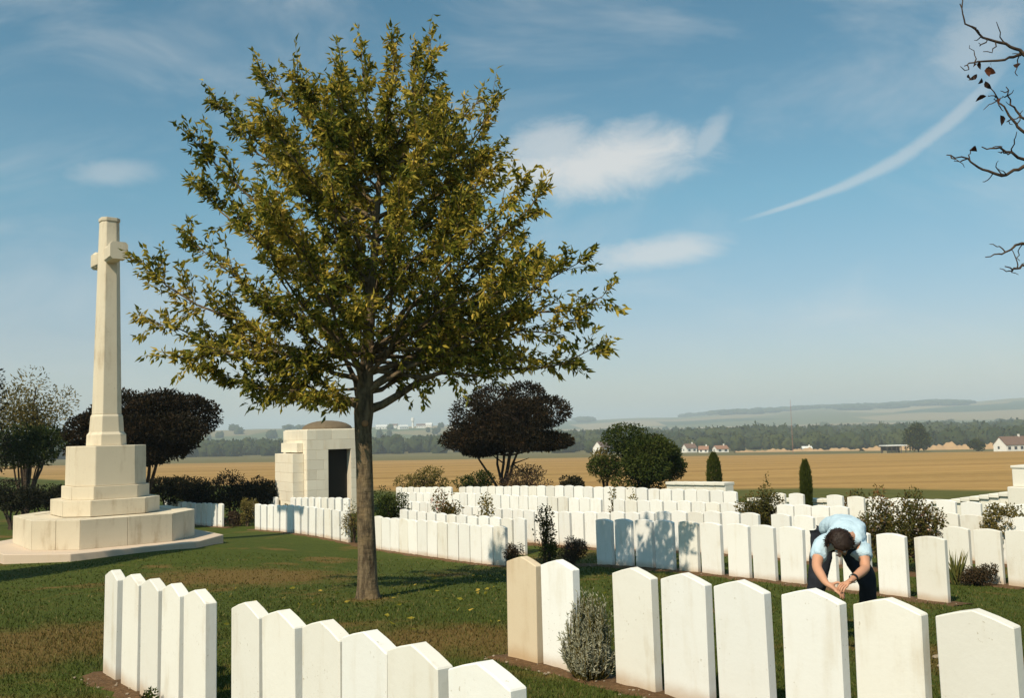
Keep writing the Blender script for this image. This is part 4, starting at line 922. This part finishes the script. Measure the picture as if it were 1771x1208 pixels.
nodes = {'pel': (pel, (0.15, 0.12)), 'waist': (waist, (0.15, 0.11)), 'chest': (chest, (0.17, 0.12)), 'uch': (uch, (0.14, 0.10)), 'neck': (neck, 0.06), 'h0': (head0, 0.080), 'h1': (head1, 0.084), 'chin': (chin, 0.050)}
edges = [('pel', 'waist'), ('waist', 'chest'), ('chest', 'uch'), ('uch', 'neck'), ('neck', 'h1'), ('h1', 'h0'), ('h1', 'chin')]
def lerp3(a_, b_, s): return tuple(a_[k]+(b_[k]-a_[k])*s for k in range(3))
for s, sh, el_, wr in (('L', shL, elL, wrL), ('R', shR, elR, wrR)):
    nodes['sh'+s] = (sh, 0.062); nodes['ua'+s] = (lerp3(sh, el_, 0.5), 0.052); nodes['el'+s] = (el_, 0.042); nodes['fa'+s] = (lerp3(el_, wr, 0.35), 0.043); nodes['wr'+s] = (wr, (0.029, 0.025))
    edges += [('uch', 'sh'+s), ('sh'+s, 'ua'+s), ('ua'+s, 'el'+s), ('el'+s, 'fa'+s), ('fa'+s, 'wr'+s)]
    hx = Lx if s == 'L' else Rx; kn = (hx*0.95, 0.02, 0.49); an_ = (hx*1.12, 0.20, 0.09); hp = (0.105*(-1 if s == 'L' else 1), 0.17, 0.86)
    nodes.update({'hp'+s: (hp, 0.10), 'th'+s: (lerp3(hp, kn, 0.5), 0.083), 'kn'+s: (kn, 0.058), 'cf'+s: (lerp3(kn, an_, 0.35), 0.058), 'an'+s: (an_, 0.038), 'ft'+s: ((an_[0], an_[1]-0.17, 0.04), 0.035)})
    edges += [('pel', 'hp'+s), ('hp'+s, 'th'+s), ('th'+s, 'kn'+s), ('kn'+s, 'cf'+s), ('cf'+s, 'an'+s), ('an'+s, 'ft'+s)]
    # palm with four fingers and a thumb, curled towards the other hand
    side_ = 1 if s == 'L' else -1
    fd = Vector((0.72*side_, -0.42, -0.45 if s == 'L' else -0.28)).normalized()
    up = Vector((0, -0.25, 1)); up = (up - fd*up.dot(fd)).normalized(); acr = fd.cross(up).normalized()
    w0 = Vector(wr); palm = w0 + fd*0.055
    nodes['pm'+s] = (tuple(palm), (0.038, 0.022)); edges.append(('wr'+s, 'pm'+s))
    knk = palm + fd*0.03; nodes['kk'+s] = (tuple(knk), (0.036, 0.018)); edges.append(('pm'+s, 'kk'+s))
    for q, (off, ln) in enumerate(((-0.030, 0.075), (-0.010, 0.086), (0.010, 0.080), (0.030, 0.062))):
        p0 = knk + acr*off + fd*0.012; p1 = p0 + fd*ln*0.5 - up*0.004; p2 = p1 + (fd*0.75 - up*0.65).normalized()*ln*0.32; p3 = p2 + (fd*0.25 - up*0.95).normalized()*ln*0.26
        for w_i, (pp, rr0) in enumerate(((p0, 0.0095), (p1, 0.009), (p2, 0.0085), (p3, 0.007))): nodes[f'f{s}{q}{w_i}'] = (tuple(pp), rr0)
        edges += [('kk'+s, f'f{s}{q}0'), (f'f{s}{q}0', f'f{s}{q}1'), (f'f{s}{q}1', f'f{s}{q}2'), (f'f{s}{q}2', f'f{s}{q}3')]
    t0 = palm + up*0.018 - fd*0.012 - acr*0.03; t1 = t0 + (fd*0.6 + up*0.55 - acr*0.5).normalized()*0.04; t2 = t1 + (fd*0.95 + up*0.15).normalized()*0.034
    nodes[f't{s}0'] = (tuple(t0), 0.012); nodes[f't{s}1'] = (tuple(t1), 0.0105); nodes[f't{s}2'] = (tuple(t2), 0.008); edges += [('pm'+s, f't{s}0'), (f't{s}0', f't{s}1'), (f't{s}1', f't{s}2')]
skinned('body', nodes, edges, M_SKIN, MAN, 'pel')
# face: nose, ears and eyes on the lowered head
def bead(name, c_, sx, sy, sz, mat):
    bm = bmesh.new(); bmesh.ops.create_uvsphere(bm, u_segments=12, v_segments=8, radius=1.0)
    Mx = Matrix((lat, fwd, hv)).transposed()
    for vv in bm.verts: vv.co = Mx @ Vector((vv.co.x*sx, vv.co.y*sy, vv.co.z*sz)) + c_
    return obj(name, from_bm(name, bm, mat, True), MAN)
bead('nose', hc + fwd*0.088 + hv*0.03, 0.014, 0.022, 0.026, M_SKIN); bead('mouth', hc + fwd*0.072 + hv*0.068, 0.024, 0.008, 0.006, simple('lips', (0.40, 0.16, 0.12)))
for s in (-1, 1):
    bead('ear', hc + lat*s*0.086 + hv*0.015 - fwd*0.005, 0.012, 0.026, 0.034, M_SKIN); bead('eye', hc + fwd*0.076 + lat*s*0.032 + hv*0.0, 0.013, 0.010, 0.009, M_EYE)
# hair: a cap over crown, back and sides of the head, slightly tousled
bm = bmesh.new(); bmesh.ops.create_icosphere(bm, subdivisions=4, radius=1.0); Mx = Matrix((lat, fwd, hv)).transposed(); hair_c = hc - hv*0.012
for vv in bm.verts:
    n_ = vv.co.copy(); k_ = 1 + 0.05*math.sin(n_.x*17+n_.z*9)*math.cos(n_.y*15) + 0.02*math.sin(n_.z*43+n_.x*31)
    vv.co = Mx @ Vector((n_.x*0.097*k_, n_.y*0.108*k_, n_.z*0.112*k_))
dead = [vv for vv in bm.verts if (vv.co.dot(fwd) > 0.030 and vv.co.dot(hv) > -0.040) or (vv.co.dot(hv) > 0.050)]
bmesh.ops.delete(bm, geom=dead, context='VERTS')
for vv in bm.verts: vv.co += hair_c
o = obj('hair', from_bm('hair', bm, M_HAIR, True), MAN)
nt_ = 1500; an0 = unit(rng.normal(size=(nt_, 3))); okh = (an0 @ np.array(fwd) < 0.25) & (an0 @ np.array(hv) < 0.42); an0 = an0[okh]
V, Fc = leaves_arrays(np.array(hair_c) + an0*0.098, an0*0.5 + np.array(fwd)*0.5 - np.array(hv)*0.2 + rng.normal(0, 0.4, an0.shape), rng.uniform(0.025, 0.05, len(an0)), np.full(len(an0), 0.010), 0.1)
obj('hair_tufts', mesh_np('hair_tufts', V, Fc, M_HAIR), o, 'stuff'); sm = o.modifiers.new('solid', 'SOLIDIFY'); sm.thickness = 0.012
# shirt, trousers, shoes, watch
up_ = lambda a_, dz: (a_[0], a_[1], a_[2]+dz)
sn = {'w0': ((0.01, 0.17, 0.925), (0.19, 0.14)), 'w1': (waist, (0.185, 0.125)), 'c0': (chest, (0.20, 0.135)), 'c1': (uch, (0.165, 0.115)), 'nk': (lerp3(uch, neck, 0.62), 0.085)}
se = [('w0', 'w1'), ('w1', 'c0'), ('c0', 'c1'), ('c1', 'nk')]
for s, sh, el_ in (('L', shL, elL), ('R', shR, elR)):
    sn['s'+s] = (sh, 0.080); sn['m'+s] = (lerp3(sh, el_, 0.38), 0.078); sn['e'+s] = (lerp3(sh, el_, 0.66), 0.076); se += [('c1', 's'+s), ('s'+s, 'm'+s), ('m'+s, 'e'+s)]
fold_tx = bpy.data.textures.new('cloth_folds', 'CLOUDS'); fold_tx.noise_scale = 0.09; fold_tx.noise_depth = 3
def folds(o, amt):
    d_ = o.modifiers.new('folds', 'DISPLACE'); d_.texture = fold_tx; d_.strength = amt; d_.mid_level = 0.5; d_.texture_coords = 'LOCAL'
folds(skinned('shirt', sn, se, M_SHIRT, MAN, 'w0', 3), 0.045)
tn = {'p': ((0.01, 0.15, 0.885), (0.135, 0.12))}; te = []
for s in 'LR':
    hp, th_, kn, cf, an_ = (nodes[k+s][0] for k in ('hp', 'th', 'kn', 'cf', 'an'))
    tn.update({'h'+s: (hp, 0.112), 't'+s: (th_, 0.104), 'k'+s: (kn, 0.084), 'c'+s: (cf, 0.082), 'a'+s: (lerp3(cf, an_, 0.95), 0.075)}); te += [('p', 'h'+s), ('h'+s, 't'+s), ('t'+s, 'k'+s), ('k'+s, 'c'+s), ('c'+s, 'a'+s)]
folds(skinned('trousers', tn, te, M_TROU, MAN, 'p', 3), 0.03)
for s in 'LR':
    an_ = nodes['an'+s][0]
    skinned('shoe', {'a': ((an_[0], an_[1]+0.05, 0.05), 0.048), 'b': ((an_[0], an_[1]-0.07, 0.045), 0.046), 'c': ((an_[0], an_[1]-0.19, 0.035), 0.036)}, [('a', 'b'), ('b', 'c')], M_SHOE, MAN, 'a')
wv = (Vector(wrR)-Vector(elR)).normalized(); wp = Vector(wrR) - wv*0.03
bm = bmesh.new(); bmesh.ops.create_cone(bm, segments=16, radius1=0.037, radius2=0.036, depth=0.022, cap_ends=False, matrix=Matrix.Translation(wp) @ wv.to_track_quat('Z', 'Y').to_matrix().to_4x4())
wt = obj('watch', from_bm('watch', bm, M_STRAP, True), MAN); sm = wt.modifiers.new('solid', 'SOLIDIFY'); sm.thickness = 0.004
# ------------------------------------------------------------------ far things across the field
def plain(name, c, var=0.15, scale=1.0):
    m, t, b = material(name); n = t.noise(coords(t), scale, 4); t.l.new(t.mix(n, tuple(x*(1-var) for x in c), tuple(min(1, x*(1+var)) for x in c)), b.inputs['Base Color']); return m
M_RENDER = plain('white_render', (0.74, 0.71, 0.66)); M_ROOF = plain('brown_roof', (0.16, 0.10, 0.075), 0.3); M_REDROOF = plain('red_roof', (0.26, 0.14, 0.09), 0.3); M_WIN = plain('window_glass', (0.05, 0.06, 0.07)); M_STEEL = plain('painted_steel', (0.40, 0.16, 0.13)); M_PALEROOF = plain('pale_roof', (0.62, 0.62, 0.60)); M_TIMBER = plain('barn_timber', (0.07, 0.055, 0.045))
def gable_roof(w_, d_, h0, rise, over=0.3, tk=0.18):
    bm = bmesh.new(); a = w_/2+over; d = d_/2+over
    prof = [(-d, h0-over*rise/d_*2), (0, h0+rise), (d, h0-over*rise/d_*2), (d, h0-over*rise/d_*2+tk), (0, h0+rise+tk*1.3), (-d, h0-over*rise/d_*2+tk)]
    A_ = [bm.verts.new((-a, y, z)) for y, z in prof]; B_ = [bm.verts.new((a, y, z)) for y, z in prof]
    bm.faces.new(A_[::-1]); bm.faces.new(B_)
    for k in range(6): bm.faces.new((A_[k], A_[(k+1) % 6], B_[(k+1) % 6], B_[k]))
    bmesh.ops.recalc_face_normals(bm, faces=bm.faces[:]); return bm
def house(px, py, Y, w_, d_, h_, rise, rz, label, roof=M_ROOF, wall=M_RENDER, windows=3, group=None, name='house'):
    p = at(px, py, Y); z = ground_z(p[0], Y) - 0.3
    H_ = thing(name, (p[0], Y, z), label, 'house', group, rz)
    bm = bmesh.new(); a, d = w_/2, d_/2
    for sgn in (-1, 1):
        f = [bm.verts.new((sgn*a, y, zz)) for y, zz in ((-d, -1), (d, -1), (d, h_), (0, h_+rise), (-d, h_))]; bm.faces.new(f)
    bm.verts.ensure_lookup_table(); v_ = bm.verts
    for k in ((0, 1), (1, 2), (4, 0)): bm.faces.new((v_[k[0]], v_[k[1]], v_[k[1]+5], v_[k[0]+5]))
    bmesh.ops.recalc_face_normals(bm, faces=bm.faces[:])
    obj('wall', from_bm('wall', bm, wall), H_)
    ro = obj('roof', from_bm('roof', gable_roof(w_, d_, h_, rise), roof), H_)
    obj('chimney', from_bm('chimney', box_bm(0.7, 0.7, 1.6, 0.02, h_+rise-0.5), wall), ro).location = (w_*0.28, 0, 0)
    wm = from_bm('window', box_bm(w_/windows*0.42, 0.12, 1.3, 0, 0), M_WIN)
    for q in range(windows): obj('window', wm, H_).location = (-a + w_*(q+0.5)/windows, -d-0.02, h_*0.38)
    o = obj('window', from_bm('window', box_bm(0.12, 1.0, 1.2, 0, 0), M_WIN), H_); o.location = (-a-0.02, 0.6, h_*0.45)
    return H_
house(1752, 790, 425, 15, 7.0, 3.6, 3.4, R(20), 'white farmhouse with brown roof across the field at right edge', windows=4)
# open barn
p = at(1545, 781, 440); z = ground_z(p[0], 440)-0.2
B_ = thing('open_barn', (p[0], 440, z), 'low open barn with pale flat roof beside the dark round tree', 'barn', rz=R(6))
obj('roof', from_bm('roof', box_bm(10.5, 7, 0.5, 0.05, 3.4), M_PALEROOF), B_); obj('back_wall', from_bm('back_wall', box_bm(9.4, 0.3, 3.4, 0, 0), M_TIMBER), B_).location = (0, 2.8, 0)
pm = from_bm('post', box_bm(0.3, 0.3, 3.4, 0, 0), M_TIMBER)
for x in (-4.6, -2.3, 0, 2.3, 4.6): obj('post', pm, B_).location = (x, -3.0, 0)
obj('hay_bales', from_bm('hay_bales', box_bm(6.0, 3.0, 1.3, 0.1, 0), plain('hay', (0.35, 0.28, 0.15))), B_).location = (-1.0, 0.6, 0)
# village houses at the valley edge and on the left rise
vill = [(1192, 771, 620, 8, 6, 3.4, 2.6, 0.4, 'small white house just right of the green shrub', M_ROOF), (1217, 777, 600, 6, 5, 2.4, 2.0, -0.3, 'small pale cottage left of the cypress top', M_REDROOF), (1246, 776, 600, 8.5, 6, 2.6, 2.0, 0.3, 'low white house with reddish roof above the left cypress', M_REDROOF),
        (1040, 772, 620, 10, 7, 4.5, 4, 0.9, 'white gabled house left behind the green shrub', M_ROOF), (1020, 758, 900, 9, 7, 5, 3, 0.2, 'white cottage among woods beside the purple tree', M_ROOF), (740, 762, 900, 12, 8, 5, 3.5, -0.5, 'white house among trees left of the purple tree', M_ROOF), (1395, 776, 610, 6, 4, 2.0, 1.2, 0.0, 'tiny white shed at the edge of the golden field', M_PALEROOF)]
for px, py, Y, w_, d_, h_, rs, rz, lb, rf in vill: house(px, py, Y, w_, d_, h_, rs, rz, lb, rf, windows=2, group='houses at the valley edge')
def ridge_hit(px, py, Y0, Y1):
    r0 = ray(px, py)
    for Y in np.arange(Y0, Y1, 15.0):
        if ground_z(r0[0]*Y, Y) > EYE + r0[2]*Y: return Y
    return Y1
for k, (px, py, w_) in enumerate([(660, 743, 26), (682, 741, 18), (697, 743, 22), (728, 741, 20), (742, 739, 16)]):
    Y = ridge_hit(px, py, 1300, 2600); r0 = ray(px, py)
    house(px, py, Y, w_, 11, 5.5, 4, [0.2, -0.4, 0.6, 0.1, -0.2][k], 'white village building on the far left hillside, ' + ['nearest the trunk', 'second from the trunk', 'just left of the tower', 'just right of the tower', 'nearest the purple tree'][k], M_ROOF if k % 2 else M_PALEROOF, windows=4, group='village on the hillside')
Y = ridge_hit(714, 741, 1300, 2600); p = at(714, 741, Y); z = ground_z(p[0], Y)-1
Wt = thing('water_tower', (p[0], Y, z), 'white water tower standing over the village on the hillside', 'tower')
hT = 18*Y/F
bm = bmesh.new(); prev = None
for r_, zz in ((2.6, 0), (2.2, hT*0.55), (2.4, hT*0.6), (3.6, hT*0.72), (3.6, hT*0.96), (3.3, hT)):
    ring = [bm.verts.new((r_*math.cos(2*math.pi*q/20), r_*math.sin(2*math.pi*q/20), zz)) for q in range(20)]
    if prev:
        for q in range(20): bm.faces.new((prev[q], prev[(q+1) % 20], ring[(q+1) % 20], ring[q]))
    prev = ring
bm.faces.new(prev); obj('tank', from_bm('tank', bm, M_RENDER), Wt)
# thin mast
p = at(1371, 775, 470); z = ground_z(p[0], 470); hM = float(at(1371, 692, 470)[2]) - z
Mt = thing('radio_mast', (p[0], 470, z), 'very thin reddish mast rising from the far edge of the field', 'mast')
bm_parts = []
for k in range(3):
    a0 = 2*math.pi*k/3; bm_parts.append(tube([(0.16*math.cos(a0), 0.16*math.sin(a0), -0.5), (0.12*math.cos(a0), 0.12*math.sin(a0), hM)], [0.028, 0.02], 4))
for q in range(30):
    for k in range(3):
        a0, a1_ = 2*math.pi*k/3, 2*math.pi*(k+1)/3; z0, z1 = hM*q/30, hM*(q+1)/30
        bm_parts.append(tube([(0.15*math.cos(a0), 0.15*math.sin(a0), z0), (0.15*math.cos(a1_), 0.15*math.sin(a1_), z1)], [0.012, 0.012], 3))
obj('lattice', tubes_mesh('lattice', bm_parts, M_STEEL), Mt)
# tan earth banks along the far side of the field
M_BANK = plain('bare_chalk_earth', (0.42, 0.27, 0.14), 0.25, 0.15)
def bank(px0, px1, Y, h_):
    n = 90; V = []
    for q in range(n+1):
        px = px0 + (px1-px0)*q/n; r0 = ray(px, 770); X = r0[0]*Y
        for s in range(7):
            off = (s-3)*2.6; hh = h_*math.exp(-((s-3)/1.6)**2)*(0.62+0.22*math.sin(q*0.31)+0.16*math.sin(q*0.83+1)+0.14*math.sin(q*1.9)+0.15*random.random())*math.sin(math.pi*min(max(q/n, 0.02), 0.98))**0.3
            V.append((X, Y+off, ground_z(X, Y+off)-0.3 + max(hh, 0)))
    me = mesh_np('earth_bank', V, [(q*7+s, q*7+s+1, (q+1)*7+s+1, (q+1)*7+s)[::-1] for q in range(n) for s in range(6)], M_BANK, True); obj('earth_bank', me, kind='structure')
bank(1270, 1520, 580, 2.6); bank(1490, 1790, 560, 4.6)
# woodland: crowns too many and too far to count
M_WOOD = leaf_material('wood_leaf', [(0, (0.016, 0.026, 0.010)), (0.5, (0.034, 0.046, 0.016)), (1, (0.065, 0.072, 0.024))], 0.0, 0.9)
ico = bmesh.new(); bmesh.ops.create_icosphere(ico, subdivisions=3, radius=1.0); IV = np.array([v_.co[:] for v_ in ico.verts]); IF = np.array([[v_.index for v_ in f.verts] for f in ico.faces]); ico.free()
WV, WF = [], []; off = 0
def crown_blob(x, y, z, r_, h_):
    global off
    ph = rng.uniform(0, 6, 6); n_ = IV
    k_ = 1 + 0.20*np.sin(n_[:, 0]*4+ph[0])*np.cos(n_[:, 1]*4+ph[1]) + 0.13*np.sin(n_[:, 2]*7+ph[2])*np.cos(n_[:, 0]*8+ph[3]) + rng.normal(0, 0.10, len(n_))
    v_ = n_*k_[:, None]*np.array([r_, r_, h_*0.55]) + np.array([x, y, z+h_*0.42]); WV.append(v_); WF.append(IF+off); off += len(v_)
def wood_belt(px0, px1, Y0, Y1, cnt, hmin, hmax):
    for _ in range(cnt):
        Y = rng.uniform(Y0, Y1); X = ray(rng.uniform(px0, px1), 760)[0]*Y; h_ = rng.uniform(hmin, hmax); crown_blob(X, Y, ground_z(X, Y), h_*rng.uniform(0.28, 0.85), h_)
wood_belt(960, 1900, 700, 860, 150, 7, 13); wood_belt(960, 1900, 860, 1500, 430, 12, 20); wood_belt(1340, 1560, 660, 720, 26, 9, 13); wood_belt(1600, 1900, 650, 720, 30, 10, 15)
wood_belt(-150, 500, 800, 1000, 150, 9, 16); wood_belt(600, 980, 800, 1250, 150, 10, 17)
wood_belt(-300, 2000, 1500, 2200, 170, 9, 16)
for px, Y in ((540, 2500), (520, 2500), (560, 2520), (500, 2490)): crown_blob(ray(px, 740)[0]*Y, Y, ground_z(ray(px, 740)[0]*Y, Y), 16, 12)
for _ in range(420):
    px = rng.uniform(1000, 1900); Y = rng.uniform(3600, 4700); X = ray(px, 720)[0]*Y
    if math.sin(px*0.021)+math.sin(px*0.0083+Y*0.002) > -0.2: crown_blob(X, Y, ground_z(X, Y), rng.uniform(22, 45), rng.uniform(14, 20))
WC = []
for v_ in WV:        # loose leaf sprays break the outline of every crown
    q_ = v_[rng.integers(0, len(v_), 70)]; c_ = v_.mean(0); s_ = max(0.9, 0.13*np.ptp(v_[:, 2]))
    WC.append(np.concatenate([q_, unit(q_-c_) + rng.normal(0, 0.7, q_.shape), np.full((70, 1), s_)], 1))
WC = np.concatenate(WC); lv, lf = leaves_arrays(WC[:, :3] - unit(WC[:, 3:6])*WC[:, 6:]*0.3, WC[:, 3:6], WC[:, 6]*rng.uniform(0.7, 1.5, len(WC)), WC[:, 6]*rng.uniform(0.6, 1.1, len(WC)))
WV.append(lv); WF.append(lf + off)
obj('far_woodland', mesh_np('far_woodland', np.concatenate(WV), np.concatenate(WF), M_WOOD, True), None, 'stuff', 'grey green belt of woodland across the valley', 'woodland')
px_plant('field_tree', 'round dark green tree beside the open barn', 'tree', 1587, 735, 780, 54, 455, M_GREENL, 3000, 1.1, 3, 0.9, aspect=1.3)
px_plant('field_tree', 'small dark green tree left of the white farmhouse', 'tree', 1690, 756, 783, 28, 455, M_GREENL, 1800, 0.9, 3, 0.9, aspect=1.3)
# ------------------------------------------------------------------ air
M_HAZE = bpy.data.materials.new('haze_air'); M_HAZE.use_nodes = True; hn = M_HAZE.node_tree; hn.nodes.clear()
ho = hn.nodes.new('ShaderNodeOutputMaterial'); pv = hn.nodes.new('ShaderNodeVolumePrincipled'); pv.inputs['Color'].default_value = (0.74, 0.87, 1.0, 1); pv.inputs['Density'].default_value = 0.00026; pv.inputs['Anisotropy'].default_value = 0.0
hn.links.new(pv.outputs[0], ho.inputs['Volume'])
zlo = float(GZ.min())-2.0; zhi = max(float(GZ.max())+45, 130)
bm = box_bm(17000, 17000, zhi-zlo, 0, zlo); obj('haze', from_bm('haze', bm, M_HAZE), None, 'stuff')
